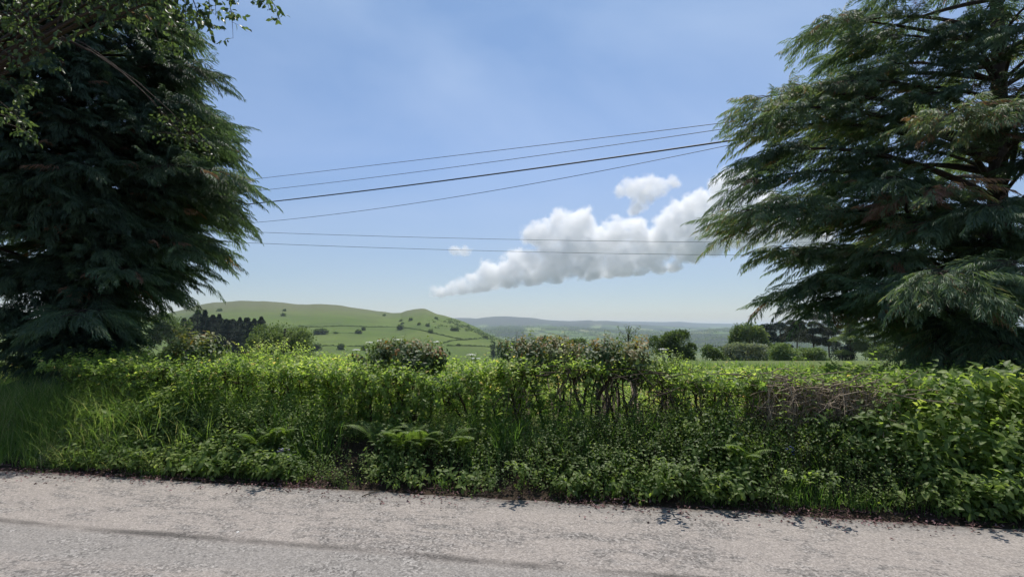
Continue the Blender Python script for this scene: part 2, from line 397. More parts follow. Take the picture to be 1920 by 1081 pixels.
def tubes(g, P, r0, r1, sides=4, a=.5):
    """many equal-length polylines P (m,n,3) at once"""
    m, n, _ = P.shape
    if m == 0: return
    d = unit(np.gradient(P, axis=1)); h = np.array([.31, .22, .92]); s1 = unit(np.cross(d, h)); s2 = np.cross(d, s1)
    t = np.linspace(0, 1, n)[None, :]; r = (np.reshape(r0, (-1, 1))*(1-t)+np.reshape(r1, (-1, 1))*t)
    an = np.arange(sides)/sides*2*math.pi
    V = P[:, :, None]+r[..., None, None]*(s1[:, :, None]*np.cos(an)[:, None]+s2[:, :, None]*np.sin(an)[:, None])
    q = (grid_faces(n, sides, True)[None]+(np.arange(m)*n*sides)[:, None, None]).reshape(-1, 4)
    g.add(V, quads=q, a=np.repeat(np.broadcast_to(a, (m,)), n*sides))
def bez(a, b, c, n=8):
    t = np.linspace(0, 1, n)[:, None]; a, b, c = map(np.asarray, (a, b, c))
    return a*(1-t)**2+2*b*t*(1-t)+c*t*t
def rdir(n, r=None): return unit((r or rng).normal(size=(n, 3)))

# leaf materials (real colours of the leaves; the attribute picks one along the ramp and paints in the lit hedge top)
m_bark_dark = bark_mat('dark_conifer_bark', (.035, .026, .02), (.11, .085, .065))
m_bark_pale = bark_mat('weathered_hedge_stems', (.10, .078, .055), (.48, .39, .28), 30)
m_stem = bark_mat('dark_hedge_stems', (.035, .028, .02), (.12, .095, .065), 30)
m_cypress = leaf_mat('cypress_sprays', [(0, (.022, .036, .018)), (.5, (.042, .066, .028)), (.85, (.075, .105, .042)), (.93, (.10, .12, .045)), (1, (.12, .07, .035))], .34, .55, .28, 1.8, 2.1)
m_hedge = leaf_mat('hawthorn_leaves', [(0, (.045, .075, .016)), (.5, (.10, .15, .028)), (.8, (.19, .24, .05)), (.93, (.28, .29, .09)), (1, (.30, .19, .07))], .5, .5, .28, 1.8, 1.6)
m_herb = leaf_mat('weed_leaves', [(0, (.038, .062, .015)), (.5, (.088, .125, .026)), (.85, (.16, .195, .04)), (1, (.24, .24, .075))], .5, .5, .22, 1.8, 1.75)
m_grass = leaf_mat('grass_blades', [(0, (.05, .10, .02)), (.5, (.09, .17, .03)), (.85, (.17, .25, .055)), (1, (.33, .32, .14))], .46, .5, .22, 1.7, 1.05)
m_fern = leaf_mat('fern_fronds', [(0, (.06, .11, .02)), (.6, (.13, .20, .035)), (1, (.21, .29, .05))], .42, .5, .3)
m_big = leaf_mat('broad_shrub_leaves', [(0, (.035, .06, .018)), (.45, (.07, .115, .03)), (.75, (.15, .19, .05)), (.88, (.22, .17, .045)), (1, (.30, .15, .045))], .35, .5, .25)
m_beech = leaf_mat('beech_leaves', [(0, (.035, .06, .02)), (.5, (.07, .11, .035)), (1, (.14, .18, .06))], .4, .45, .35)
m_back = leaf_mat('distant_leaves', [(0, (.03, .05, .016)), (.5, (.08, .118, .032)), (1, (.17, .205, .065))], .35, .6, .2, 1.6, 1.15)
m_fir = leaf_mat('dark_fir_needles', [(0, (.02, .036, .024)), (1, (.05, .075, .04))], .1, .6, .2)
m_pine = leaf_mat('pine_needles', [(0, (.025, .035, .018)), (.6, (.06, .07, .035)), (1, (.12, .095, .05))], .12, .6, .2)
m_willow = leaf_mat('willow_leaves', [(0, (.12, .15, .07)), (.6, (.22, .25, .13)), (1, (.32, .34, .2))], .3, .6, .25)
m_lime = leaf_mat('pale_green_leaves', [(0, (.09, .14, .04)), (.6, (.17, .23, .07)), (1, (.26, .31, .11))], .3, .6, .25)

# ================================================================== CONIFERS
def spray_templates(k=5):
    out = []
    for s in range(k):
        r = np.random.default_rng(50+s)
        B, D, L = [], [], []
        n = 17
        for i in range(n):
            t = (i+.5)/n
            for sd in (-1, 1):
                if r.random() < .12: continue
                base = np.array([t, .03*math.sin(t*5+s), -.22*t*t])
                ang = sd*(.75-.35*t+.2*r.normal()); ln = (.30*(1-t)**.7+.13)*(.75+.5*r.random())
                d = np.array([math.cos(ang), math.sin(ang), -.25-.25*r.random()])
                B.append(base); D.append(d); L.append(ln)
                if t < .75:           # a second twiglet off the first
                    B.append(base+d*ln*.5); D.append(np.array([math.cos(ang*.25), math.sin(ang*.25), -.45+.3*r.normal()])); L.append(ln*.65)
        B.append([.97, 0, -.22]); D.append([1, 0, -.4]); L.append(.2)
        out.append((np.array(B), unit(np.array(D)), np.array(L)))
    return out
SPR = spray_templates()
def put_sprays(g, P, X, size, v, wid=.0095):
    """P positions, X heading, size length of each spray"""
    X = unit(X); up = np.array([0, 0, 1.])
    Y = unit(np.cross(up, X)+1e-4); roll = rng.normal(0, .45, len(P))[:, None]
    Z = np.cross(X, Y); Y, Z = Y*np.cos(roll)+Z*np.sin(roll), Z*np.cos(roll)-Y*np.sin(roll)
    which = rng.integers(0, len(SPR), len(P))
    for k, (B, D, L) in enumerate(SPR):
        m = which == k
        if not m.any(): continue
        x, y, z, s, p = X[m][:, None], Y[m][:, None], Z[m][:, None], size[m][:, None, None], P[m][:, None]
        b = p + s*(x*B[:, 0:1]+y*B[:, 1:2]+z*B[:, 2:3])
        d = x*D[:, 0:1]+y*D[:, 1:2]+z*D[:, 2:3]; d = d-np.array([0, 0, .22])
        ln = (size[m][:, None]*L).ravel(); d = d.reshape(-1, 3)
        nn = unit(np.broadcast_to(z, b.shape).reshape(-1, 3)+rng.normal(0, .4, d.shape))
        vv = np.clip(np.repeat(v[m], len(B))+rng.normal(0, .09, len(d)), 0, 1)
        leaves(g, b.reshape(-1, 3), d, nn, ln, wid*(.7+.6*rng.random(len(d)))*1.25, vv, fold=.1, droop=.06)
def conifer(name, label, base, H, prof, nlimb, seed, trunk_r=.2, extra=(), lo=.35, vmean=.4, view_bias=True, lean=0.0, group=None, layers=0, rin=.5):
    """prof: list of (z, radius) of the crown tips"""
    r = np.random.default_rng(seed)
    root = thing(name, label, 'conifer', base, group)
    prof = np.array(prof, float); bx, by, bz = base
    gt, gf, gb = Geo(), Geo(), Geo()
    zz = np.linspace(0, H, 26)
    tr = np.stack([.12*np.sin(zz*.5+seed)+lean*zz, .1*np.cos(zz*.4), zz], 1); tr -= tr[0]
    tube(gt, tr, trunk_r*(1-.93*zz/H)+.0+.12*np.exp(-zz*3)*trunk_r*4, 10)
    tips = []
    zlo, zhi = prof[0, 0], prof[-1, 0]
    cw = np.cumsum(np.interp(np.linspace(zlo, zhi, 200), prof[:, 0], prof[:, 1])+.25); cw /= cw[-1]
    for i in range(nlimb):
        zt = np.interp((i+.5+.6*r.normal())/nlimb, cw, np.linspace(zlo, zhi, 200))
        az = i*2.39996+.5*r.normal()
        Rr = np.interp(zt, prof[:, 0], prof[:, 1])*(1-(.28 if nlimb > 100 else .42)*r.random()**1.3)
        toward = max(0., -(math.cos(az)*bx+math.sin(az)*by)/math.hypot(bx, by))
        Rr *= 1-.46*toward**2
        tips.append((zt, az, Rr, 1.0))
    cam_dir = math.atan2(-by, -bx)
    if layers:
        tips = [(round(z_*layers)/layers+.1*r.normal(), a_, R_, w_) for z_, a_, R_, w_ in tips]
    for e in extra:                     # limbs whose tips reach given world points
        q = np.array(e[:3])-np.array(base); tips.append((q[2]+.08, math.atan2(q[1], q[0]), math.hypot(q[0], q[1])-rin, e[3] if len(e) > 3 else 1.0))
    SP, SX, SS, SV = [], [], [], []
    for (zt, az, Rr, wgt) in tips:
        if Rr < .15: continue
        o = np.array([math.cos(az), math.sin(az), 0.]); sd = np.array([-o[1], o[0], 0])
        z0 = min(max(zt-.18*Rr+.15*r.normal(), .5), H*.97)
        a = np.array([np.interp(z0, zz, tr[:, 0]), np.interp(z0, zz, tr[:, 1]), z0])
        tip = a*[1, 1, 0]*0 + o*Rr + np.array([0, 0, zt])
        midp = a + (tip-a)*.55 + np.array([0, 0, .16*Rr+.15]) + sd*.18*Rr*r.normal()
        n = 14; path = bez(a, midp, tip, n)
        tube(gb, path, np.linspace(.012+.013*Rr, .004, n), 5)
        dist = np.hypot(bx+tip[0], by+tip[1])
        nsec = int(6+Rr*8)
        vb = vmean+.16*r.normal()
        for k in range(nsec):
            t = lo*(.55+.5*r.random())+(1-lo*.8)*(k+r.random())/nsec; t = min(t, 1.)
            p = np.array([np.interp(t, np.linspace(0, 1, n), path[:, c]) for c in range(3)])
            f = unit(path[min(int(t*(n-1))+1, n-1)]-path[max(int(t*(n-1))-1, 0)])
            side = 1 if k % 2 else -1
            ang = (.9-.4*t)*side+.2*r.normal()
            sl = (.30+.55*Rr/4*(1-.7*t)+.1*r.random())
            d = unit(f*math.cos(ang)+np.cross([0, 0, 1.], f)*math.sin(ang)+np.array([0, 0, .15*r.normal()]))
            q = bez(p, p+d*sl*.55+[0, 0, .05], p+d*sl+[0, 0, -.22*sl], 5)
            if Rr > .8: tube(gb, q, np.linspace(.006, .002, 5), 3)
            for j, tt in enumerate((.28, .6, .95)):
                pp = q[0]*(1-tt)+q[-1]*tt if False else np.array([np.interp(tt, np.linspace(0, 1, 5), q[:, c]) for c in range(3)])
                a2 = (.55*(1 if j % 2 else -1)*(1-tt)+.25*r.normal())
                dd = unit(d*math.cos(a2)+np.cross([0, 0, 1.], d)*math.sin(a2)+np.array([0, 0, -.18+.15*r.normal()]))
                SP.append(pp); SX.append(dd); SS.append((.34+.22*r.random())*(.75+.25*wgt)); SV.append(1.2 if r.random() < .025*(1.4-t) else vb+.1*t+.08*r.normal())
        SP.append(path[-2]); SX.append(unit(path[-1]-path[-3])+[0, 0, -.15]); SS.append(.5); SV.append(vb+.15)
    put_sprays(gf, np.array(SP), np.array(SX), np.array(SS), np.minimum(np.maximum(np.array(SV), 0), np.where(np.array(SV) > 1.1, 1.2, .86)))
    print(name, len(SP), 'sprays')
    t = gt.build('trunk', m_bark_dark, root, sm=True)
    gb.build('limb_wood', m_bark_dark, root, sm=True)
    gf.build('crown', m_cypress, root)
    return root
zs = lambda py, y: float(at(0, py, y)[2])
LT = (-8.25, 9.3); LTB = float(zg(*LT)); k = LT[1]
def tipL(px, py, y): return tuple(at(px, py, y))
profL = [(1.35, 1.3), (1.8, 1.7), (2.5, 2.3), (3.1, 3.0), (3.7, 3.6), (4.2, 3.85), (4.9, 3.45), (5.5, 3.25), (6.1, 3.3), (6.8, 2.7), (7.6, 2.4), (9, 1.7), (10.5, .9), (11.5, .3)]
profL = [(z-LTB, r_-.7) for z, r_ in profL]
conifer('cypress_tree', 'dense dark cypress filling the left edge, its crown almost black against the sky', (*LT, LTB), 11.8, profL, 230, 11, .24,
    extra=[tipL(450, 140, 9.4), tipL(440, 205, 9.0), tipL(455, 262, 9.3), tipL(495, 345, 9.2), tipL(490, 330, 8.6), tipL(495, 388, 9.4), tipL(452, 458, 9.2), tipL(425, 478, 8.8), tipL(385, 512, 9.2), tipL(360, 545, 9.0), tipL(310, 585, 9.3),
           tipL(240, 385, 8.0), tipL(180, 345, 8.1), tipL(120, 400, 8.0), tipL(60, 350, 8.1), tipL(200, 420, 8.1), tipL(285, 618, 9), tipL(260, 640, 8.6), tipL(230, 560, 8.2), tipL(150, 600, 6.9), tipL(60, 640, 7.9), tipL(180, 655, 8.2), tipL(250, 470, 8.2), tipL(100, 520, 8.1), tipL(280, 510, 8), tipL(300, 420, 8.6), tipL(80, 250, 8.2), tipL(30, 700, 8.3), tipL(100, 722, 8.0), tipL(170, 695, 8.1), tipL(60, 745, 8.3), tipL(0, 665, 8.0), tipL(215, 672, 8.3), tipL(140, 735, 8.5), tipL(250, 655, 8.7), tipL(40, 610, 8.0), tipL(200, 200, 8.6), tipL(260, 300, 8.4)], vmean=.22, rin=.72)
RT = (9.0, 9.5); RTB = float(zg(*RT))
profR = [(1.9, 1.3), (2.3, 2.2), (2.7, 2.9), (3.2, 4.1), (3.8, 5.0), (4.4, 5.05), (5.2, 4.9), (5.9, 4.6), (6.3, 4.1), (6.8, 3.9), (7.5, 4.2), (8.3, 3.5), (9.5, 2.6), (11, 1.5), (12.6, .4)]
profR = [(z-RTB, r_-.55) for z, r_ in profR]
conifer('cypress_tree', 'tall feathery cypress at the right edge with drooping sunlit sprays and gaps of sky', (*RT, RTB), 13.2, profR, 74, 23, .2,
    extra=[tipL(1490, 42, 9.3), tipL(1525, 88, 9.2), tipL(1545, 140, 9.3), tipL(1480, 165, 9.0), tipL(1352, 190, 9.2), tipL(1360, 212, 8.6), tipL(1358, 252, 9.3), tipL(1340, 300, 9.0), tipL(1322, 352, 9.2), tipL(1318, 430, 9.1), tipL(1330, 400, 8.5), tipL(1388, 475, 9.4), tipL(1440, 480, 8.9), tipL(1480, 522, 9), tipL(1392, 556, 9.3), tipL(1470, 574, 9.1), tipL(1550, 582, 9), tipL(1610, 600, 9.2), tipL(1660, 612, 8.8),
           tipL(1735, 520, 5.9), tipL(1760, 540, 5.8), tipL(1830, 545, 5.7), tipL(1900, 500, 5.6), tipL(1770, 190, 6.6), tipL(1860, 190, 6.4), tipL(1720, 650, 7.4), tipL(1800, 690, 7), tipL(1880, 660, 6.6), tipL(1760, 620, 7.6), tipL(1850, 620, 6.8), tipL(1700, 420, 7.2), tipL(1620, 330, 7.6), tipL(1600, 480, 8), tipL(1820, 720, 6.9), tipL(1740, 340, 6.8), tipL(1850, 380, 6.3), tipL(1700, 705, 8.2), tipL(1760, 745, 7.4), tipL(1850, 765, 7.2), tipL(1900, 715, 6.9), tipL(1720, 668, 8.5), tipL(1800, 660, 7.4), tipL(1900, 640, 7.2), tipL(1820, 740, 7.6), tipL(1740, 700, 7.9), tipL(1880, 780, 7.2)], vmean=.55, lo=.4, layers=1.5, rin=.72)

# ---- broadleaf overhang at the top left: tree stands outside the frame
def overhang():
    base = np.array([-9.6, 7.7, float(zg(-9.6, 7.7))])
    root = thing('beech_tree', 'broadleaved tree overhanging the top left corner with hanging leafy twigs', 'tree', tuple(base))
    gt, gl, gb = Geo(), Geo(), Geo(); r = np.random.default_rng(5)
    tube(gt, [base, base+[.1, -.1, 2], base+[.5, -.3, 4], base+[.8, -.6, 6.2], base+[1, -.8, 8.5]], [.2, .16, .13, .09, .03], 9)
    top = base+[.5, -.3, 4]
    ends = [((300, -60), (300, 55), 5.3), ((350, -70), (345, 95), 5.6), ((330, -50), (372, 60), 5.0), ((380, -60), (392, 50), 5.2), ((400, -70), (405, 30), 5.2), ((400, -90), (437, 72), 5.2), ((430, -80), (526, 44), 5.2), ((455, -60), (505, 20), 5.1),
            ((250, -60), (255, 60), 5.4), ((210, -60), (190, 50), 5.4), ((130, -60), (100, 80), 5.3), ((60, -60), (30, 90), 5.2), ((20, -60), (60, 110), 5.5), ((300, -40), (325, 100), 5.9), ((270, 20), (300, 110), 6), ((150, -20), (150, 60), 5.8),
            ((0, 40), (95, 130), 5.6), ((-60, 120), (40, 190), 5.7), ((-60, 60), (60, 160), 5.9), ((-80, 200), (50, 235), 5.8), ((-80, 210), (70, 262), 6.0), ((240, -30), (330, 40), 5.8), ((280, -30), (350, 45), 5.6), ((170, -60), (230, 20), 5.2)]
    P, D = [], []
    for (a, e, y) in ends:
        A, E = at(*a, y), at(*e, y+.25*r.normal()*.4)
        M = (top+A)/2+[0, 0, .5]; lim = bez(top, M, A, 8); tube(gb, lim, np.linspace(.035, .008, 8), 5)
        q = bez(A, (A+E)/2+[(E-A)[0]*.35, 0, .02], E, 12); tube(gb, q, np.linspace(.008, .0015, 12), 4)
        for pth in (q, lim[5:]):
            for i in range(int(8+np.linalg.norm(pth[-1]-pth[0])*(9 if pth is q else 3))):
                t = r.random()**.8; p = np.array([np.interp(t, np.linspace(0, 1, len(pth)), pth[:, c]) for c in range(3)])
                sdv = unit(np.array([r.normal(), r.normal(), -.3+.4*r.normal()])); ll = .06+.12*r.random()
                tube(gb, [p, p+sdv*ll*.5, p+sdv*ll+[0, 0, -.03]], [.002, .001], 3)
                for j in range(5): P.append(p+sdv*ll*(j+1)/5); D.append(unit(sdv+.8*r.normal(size=3)+[0, 0, -.5]))
    # clumps of leafy twigs that show through the cypress
    for (px, py, y, n, s) in [(345, 255, 8.1, 120, .33), (320, 230, 8.3, 60, .3), (60, 10, 6, 60, .6), (20, 40, 6, 50, .5), (190, -10, 6.2, 40, .6), (290, 0, 6.2, 40, .45), (30, 215, 6.8, 40, .25), (380, 275, 8.2, 30, .22)]:
        c = at(px, py, y); tube(gb, bez(top+[.3, -.2, 1.5], (top+c)/2+[0, 0, 2.6 if px > 310 else .9], c, 9), np.linspace(.02, .004, 9), 5)
        for i in range(n//4):
            e = c+r.normal(size=3)*s*.6; tube(gb, [c+(e-c)*.1, (c+e)/2+[0, 0, .04], e], [.004, .0015], 3)
            for j in range(6): P.append(c+(e-c)*(.4+.6*j/5)+r.normal(size=3)*.02); D.append(unit(r.normal(size=3)+[0, 0, -.3]))
    P, D = np.array(P), np.array(D); n = len(P)
    ovate(gl, P, D, unit(r.normal(size=(n, 3))+[0, 0, 1.3]), .05+.025*r.random(n), .034+.012*r.random(n), np.clip(.5+.22*r.normal(size=n), 0, 1))
    gt.build('trunk', m_bark_dark, root, origin=base, sm=True); gb.build('twigs', m_bark_dark, root, origin=base, sm=True); gl.build('foliage', m_beech, root, origin=base)
overhang()
# ================================================================== HEDGE AND BANK
def hu(px, v=1.0):             # where the ray column px meets the line v of the bank: coordinate u
    s = (np.asarray(px, float)-960)/F
    y = (Y0+v/CO)/(1+SL*s); return u_of(s*y, y)
U = lambda u, v, z=None: np.stack([*xy(u, v), zg(*xy(u, v)) if z is None else z], -1)
PXT = [-700, 150, 230, 330, 450, 600, 700, 800, 900, 960, 1040, 1130, 1200, 1240, 1280, 1330, 1400, 1470, 1560, 1630, 1700, 1800, 1950, 2600]
TOP = [1.105, 1.145, 1.145, 1.125, 1.115, 1.105, 1.085, 1.065, 1.085, 1.190, 1.210, 1.170, 1.110, 1.060, 1.090, 1.070, 1.060, 1.060, 1.050, 1.060, 1.060, 1.040, 1.040, 1.040]   # height of the hedge top
UPX = hu(PXT)
top_of = lambda u: np.interp(u, UPX, TOP) + .05*fbm(np.asarray(u)*1.4, 3.3) + .035*vnoise(np.asarray(u)*5, 1.7)
# leafiness along the hedge: gaps where bare stems show
PXD = [-700, 600, 700, 820, 950, 1010, 1060, 1120, 1160, 1185, 1230, 1250, 1290, 1310, 1340, 1400, 1440, 1500, 1560, 1630, 1650, 1750, 2600]
DEN = [1, 1, .95, .9, .95, .8, .6, .45, .12, .10, .22, .6, .25, .3, .75, .8, .55, .42, .42, .5, .85, 1, 1]
UD = hu(PXD); den_of = lambda u: np.interp(u, UD, DEN)

def hedge_section(label, u0, u1, seed, mats, mat_leaf=None, stem_gap=.16, hdep=1.35, shoots_m2=210, twigs=0, tone=.45):
    r = np.random.default_rng(seed)
    ux = (u0+u1)/2; base = U(ux, 1.3)
    root = thing('hedge', label, 'hedge', tuple(base), 'lengths of roadside hedge')
    gl, gs = Geo(), Geo()
    W = u1-u0
    # shoots on the front face, top and inside
    n_f = int(W*.95*shoots_m2); n_t = int(W*hdep*shoots_m2*1.25); n_i = int(W*shoots_m2*1.1)
    u = np.concatenate([r.uniform(u0, u1, n_f), r.uniform(u0, u1, n_t), r.uniform(u0, u1, n_i)])
    t = r.random(n_f)**.85
    bulge = .12*fbm(u*1.7, 8.1)+.06*vnoise(u*6, 2.)
    zt = top_of(u)
    zb = .38
    vf = np.concatenate([.98+.14*(1-t)-.10*sstep(.8, 1, t), .84+r.random(n_t)*(hdep+.16), 1.05+r.random(n_i)*(hdep-.1)]) + bulge
    z = np.concatenate([zb+(zt[:n_f]-zb)*t, zt[n_f:n_f+n_t]-.10+.03*r.normal(size=n_t), zb+(zt[n_f+n_t:]-zb)*r.random(n_i)])
    vf[:n_f] += .42*fbm(u[:n_f]*1.9, z[:n_f]*2.6, seed, 3)+.07*r.normal(size=n_f)
    z[n_f:n_f+n_t] += .07*fbm(u[n_f:n_f+n_t]*2.6, vf[n_f:n_f+n_t]*2.6)
    N0 = np.concatenate([np.tile([0, -1, .45], (n_f, 1)), np.tile([0, -.15, 1.], (n_t, 1)), np.tile([0, -.3, .6], (n_i, 1))])
    # thin by leafiness and by clumping noise
    cl = fbm(u*2.4, z*3.2, vf*2.4, 3)
    dn = den_of(u)
    isf = np.arange(len(u)) < n_f
    keep = r.random(len(u)) < np.where(isf, dn*np.clip(.9+cl*1.5, .15, 1), np.where(np.arange(len(u)) < n_f+n_t, np.clip(dn*1.6+.25, 0, 1)*np.clip(.95+cl, .4, 1), dn*.9))
    u, vf, z, N0, cl = u[keep], vf[keep], z[keep], N0[keep], cl[keep]
    n = len(u)
    P = U(u, vf, z)
    A = unit(N0+.75*r.normal(size=(n, 3))+[0, 0, .35])
    Ls = .07+.10*r.random(n)
    long_ = r.random(n) < .035; Ls[long_] *= 1.9; A[long_] = unit(A[long_]*.6+[0, 0, 1.1])
    tubes(gs, np.stack([P-A*.08, P+A*Ls[:, None]*.5, P+A*Ls[:, None]], 1)[::2], .0024, .001, 3, .5)
    m = 9; k = np.arange(m)
    pos = P[:, None]+A[:, None]*(Ls[:, None]*(k+.6)/m)[..., None]
    nn, t1, t2 = rot_basis(A)
    ph = k*2.4+r.random(n)[:, None]*6.28
    rad = t1[:, None]*np.cos(ph)[..., None]+t2[:, None]*np.sin(ph)[..., None]
    D = unit(rad+A[:, None]*.55+r.normal(0, .25, pos.shape)).reshape(-1, 3)
    NN = unit(A[:, None]+[0, -.25, 1.0]+r.normal(0, .45, pos.shape)).reshape(-1, 3)
    hue = tone+.22*fbm(u*.8, vf*.8, 4)+.14*r.normal(size=n)+.42*(z-.85)  # leaves paler with height: sunlight on the hedge top painted into their colour
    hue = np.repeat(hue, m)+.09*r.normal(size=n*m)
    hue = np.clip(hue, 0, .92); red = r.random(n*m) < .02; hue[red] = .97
    pick = r.random(n*m) < .9
    size = (.033+.024*r.random(n*m))*np.repeat(.85+.35*r.random(n), m)
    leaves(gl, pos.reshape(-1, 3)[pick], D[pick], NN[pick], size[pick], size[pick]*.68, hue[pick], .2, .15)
    # stems
    gw = Geo()
    for su in np.arange(u0+.05, u1, stem_gap):
        for rep in range(2):
            uu = su+r.normal()*.06; vv = 1.15+.75*r.random(); a = U(uu, vv)-[0, 0, .05]
            le = r.normal()*.18; tp = top_of(uu)-.05
            b_ = U(uu+le, vv+r.normal()*.1, tp*1.0)
            mid_ = (a+b_)/2+r.normal(size=3)*[.07, .05, 0]
            pth = bez(a, mid_, b_, 7)+r.normal(size=(7, 3))*.008
            tube(gw, pth, np.linspace(.012+.012*r.random(), .007, 7), 6)
            for q in range(4):
                t_ = .3+.65*r.random(); p0 = pth[int(t_*6)]; dd = np.array([r.normal(), r.normal()*.6, .25+.6*r.random()]); dd = unit(dd)*(.15+.25*r.random())
                tube(gw, [p0, p0+dd*.5+[0, 0, .02], p0+dd], [.006, .003], 4)
    if twigs:                 # flailed bare twigs: a dense tangle of cut ends
        mt = twigs
        uu = r.uniform(u0, u1, mt); w_ = np.clip(1.15-den_of(uu), 0, 1)*.95; kk = r.random(mt) < w_; uu = uu[kk]; mt = len(uu)
        zz_ = top_of(uu)-.01-.5*r.random(mt); vv = .74+.45*r.random(mt)**1.5
        p0 = U(uu, vv, zz_); L_ = .12+.3*r.random(mt)
        hang = r.random(mt) < .75
        dd = np.where(hang[:, None], unit(np.stack([.45*r.normal(size=mt), -.1+.25*r.normal(size=mt), -.9+0*uu], -1)), unit(np.stack([r.normal(size=mt), -.2+.3*r.normal(size=mt), .3*r.normal(size=mt)], -1)))
        mid_ = p0+dd*L_[:, None]*.5+r.normal(0, .018, (mt, 3))
        tubes(gw, np.stack([p0, mid_, p0+dd*L_[:, None]+r.normal(0, .02, (mt, 3))], 1), .0062, .0026, 4, .5)
        mt = int(twigs*.05); uu = r.uniform(u0, u1, mt); kk = r.random(mt) < np.clip(1.1-den_of(uu), 0, 1); uu = uu[kk]; mt = len(uu)
        p0 = U(uu, .85+.4*r.random(mt), top_of(uu)-.03+.03*r.normal(size=mt)); an = r.normal(0, .35, mt)
        dd = np.stack([np.cos(an), np.sin(an), .12*r.normal(size=mt)], -1)*((.25+.45*r.random(mt))*np.sign(r.normal(size=mt)))[:, None]
        tubes(gw, np.stack([p0, p0+dd*.5+r.normal(0, .02, (mt, 3)), p0+dd], 1), .008, .004, 5, .5)
    gw.build('stems', mats, root, origin=base); gs.build('twigs', m_stem, root, origin=base, kind='stuff')
    gl.build('foliage', mat_leaf or m_hedge, root, origin=base)
    print('hedge', len(pos.reshape(-1, 3)))
e = hu([190, 620, 950, 1215, 1420, 1640, 1900])
hedge_section('long clipped leafy hedge with sunlit flat top beside the left cypress', float(hu(120)), e[1], 31, m_stem, hdep=2.0, shoots_m2=240)
hedge_section('middle stretch of hedge with dark shaded face under the orange-topped shrub', e[1], e[2], 32, m_stem, hdep=1.9, shoots_m2=270, tone=.42)
hedge_section('open thin stretch of hedge where crooked stems and the field show through', e[2], e[3], 33, m_stem, stem_gap=.3, hdep=.9, twigs=160)
hedge_section('hawthorn stretch of hedge right of the open gap', e[3], e[4], 34, m_stem, stem_gap=.2, hdep=1.0, twigs=240, tone=.48)
hedge_section('hedge stretch of bare brown cut branches under a thin leafy top', e[4], e[5], 35, m_bark_pale, stem_gap=.10, hdep=1.2, shoots_m2=150, twigs=1700)
hedge_section('shaded overgrown stretch of hedge beneath the right cypress', e[5], 9.5, 36, m_stem, hdep=1.8, tone=.42)

# ---- grasses
def blades(g, P, H, lean, wid, v, r, seg=4):
    n = len(P); az = r.random(n)*6.283
    d = np.stack([np.cos(az), np.sin(az), np.zeros(n)], -1)
    d = d*(np.abs(lean)[:, None]) ; sidev = np.stack([-np.sin(az), np.cos(az), np.zeros(n)], -1)
    t = np.linspace(0, 1, seg)
    C_ = P[:, None]+d[:, None]*(H[:, None]*t**2)[..., None]+np.array([0, 0, 1.])*(H[:, None]*(t-.28*np.abs(lean)[:, None]*t**2.4))[..., None]
    w_ = (wid[:, None]*(1-t)**.7*np.array([.8]+[1]*(seg-1)))[..., None]*sidev[:, None]
    Lf, Rt = C_[:, :-1]-w_[:, :-1], C_[:, :-1]+w_[:, :-1]
    V = np.concatenate([np.stack([Lf, Rt], 2).reshape(n, -1, 3), C_[:, -1:]], 1)
    m = V.shape[1]; i = np.arange(n)[:, None, None]*m
    q = np.array([[2*j, 2*j+1, 2*j+3, 2*j+2] for j in range(seg-2)])[None]+i
    t_ = np.array([[2*seg-4, 2*seg-3, 2*seg-2]])[None]+i
    g.add(V, quads=q.reshape(-1, 4), tris=t_.reshape(-1, 3), a=np.repeat(v, m))
def grass_patch(name, label, n, ufun, vfun, hfun, seed, tone=.5, leanf=.5, wd=.0035, keepf=None, tuft=9):
    r = np.random.default_rng(seed); g = Geo()
    k = n//tuft; u = np.repeat(ufun(r, k), tuft); v = np.repeat(vfun(r, k), tuft)
    if keepf is not None:
        kk = np.repeat(r.random(k) < keepf(u[::tuft], v[::tuft]), tuft); u, v = u[kk], v[kk]
    hv = np.repeat(.7+.6*r.random(len(u)//tuft), tuft)
    u = u+r.normal(0, .03, len(u)); v = v+r.normal(0, .03, len(u))
    P = U(u, v)-[0, 0, .01]
    H = hfun(u, v)*hv*(.6+.7*r.random(len(u)))
    blades(g, P, H, leanf*(.3+1.1*r.random(len(u))), wd*(.7+.7*r.random(len(u))), np.clip(tone+.2*fbm(u*1.3, v*1.3)+.13*r.normal(size=len(u)), 0, 1), r)
    g.build(name, m_grass, label=label, cat='grass', kind='stuff')
uL = float(hu(330)); uLL = float(hu(-250))
grass_patch('long_grass', 'long bright green grass leaning over the left road edge', 36000, lambda r, k: r.uniform(uLL-1, uL+1.2, k), lambda r, k: .03+1.5*r.random(k)**.8,
    lambda u, v: .22+.30*sstep(0, .6, v), 41, .75, .75, keepf=lambda u, v: np.clip((uL+1.2-u)/1.6, .15, 1))
grass_patch('verge_grass', 'grass tufts growing among the weeds along the bank', 30000, lambda r, k: r.uniform(uL, 9, k), lambda r, k: .05+.95*r.random(k),
    lambda u, v: .16+.26*sstep(0, .8, v), 42, .45, .6, keepf=lambda u, v: np.clip(.35+1.6*fbm(u*1.1, v*1.3), .05, 1))
grass_patch('meadow_grass', 'tall pale meadow grass in the field behind the hedge', 90000, lambda r, k: r.uniform(-16, 26, k), lambda r, k: 2.6+16*r.random(k)**1.6,
    lambda u, v: .34+.05*v*0, 43, .72, .35, wd=.005)

grass_patch('edge_grass', 'short grass creeping over the crumbled road edge', 9000, lambda r, k: r.uniform(-9, 9, k), lambda r, k: -.05+.16*r.random(k),
    lambda u, v: .07+.05*np.clip(v, 0, 1), 44, .4, .9, wd=.0022, keepf=lambda u, v: np.clip(.3+2.2*fbm(u*1.7, v*3), 0, 1), tuft=12)
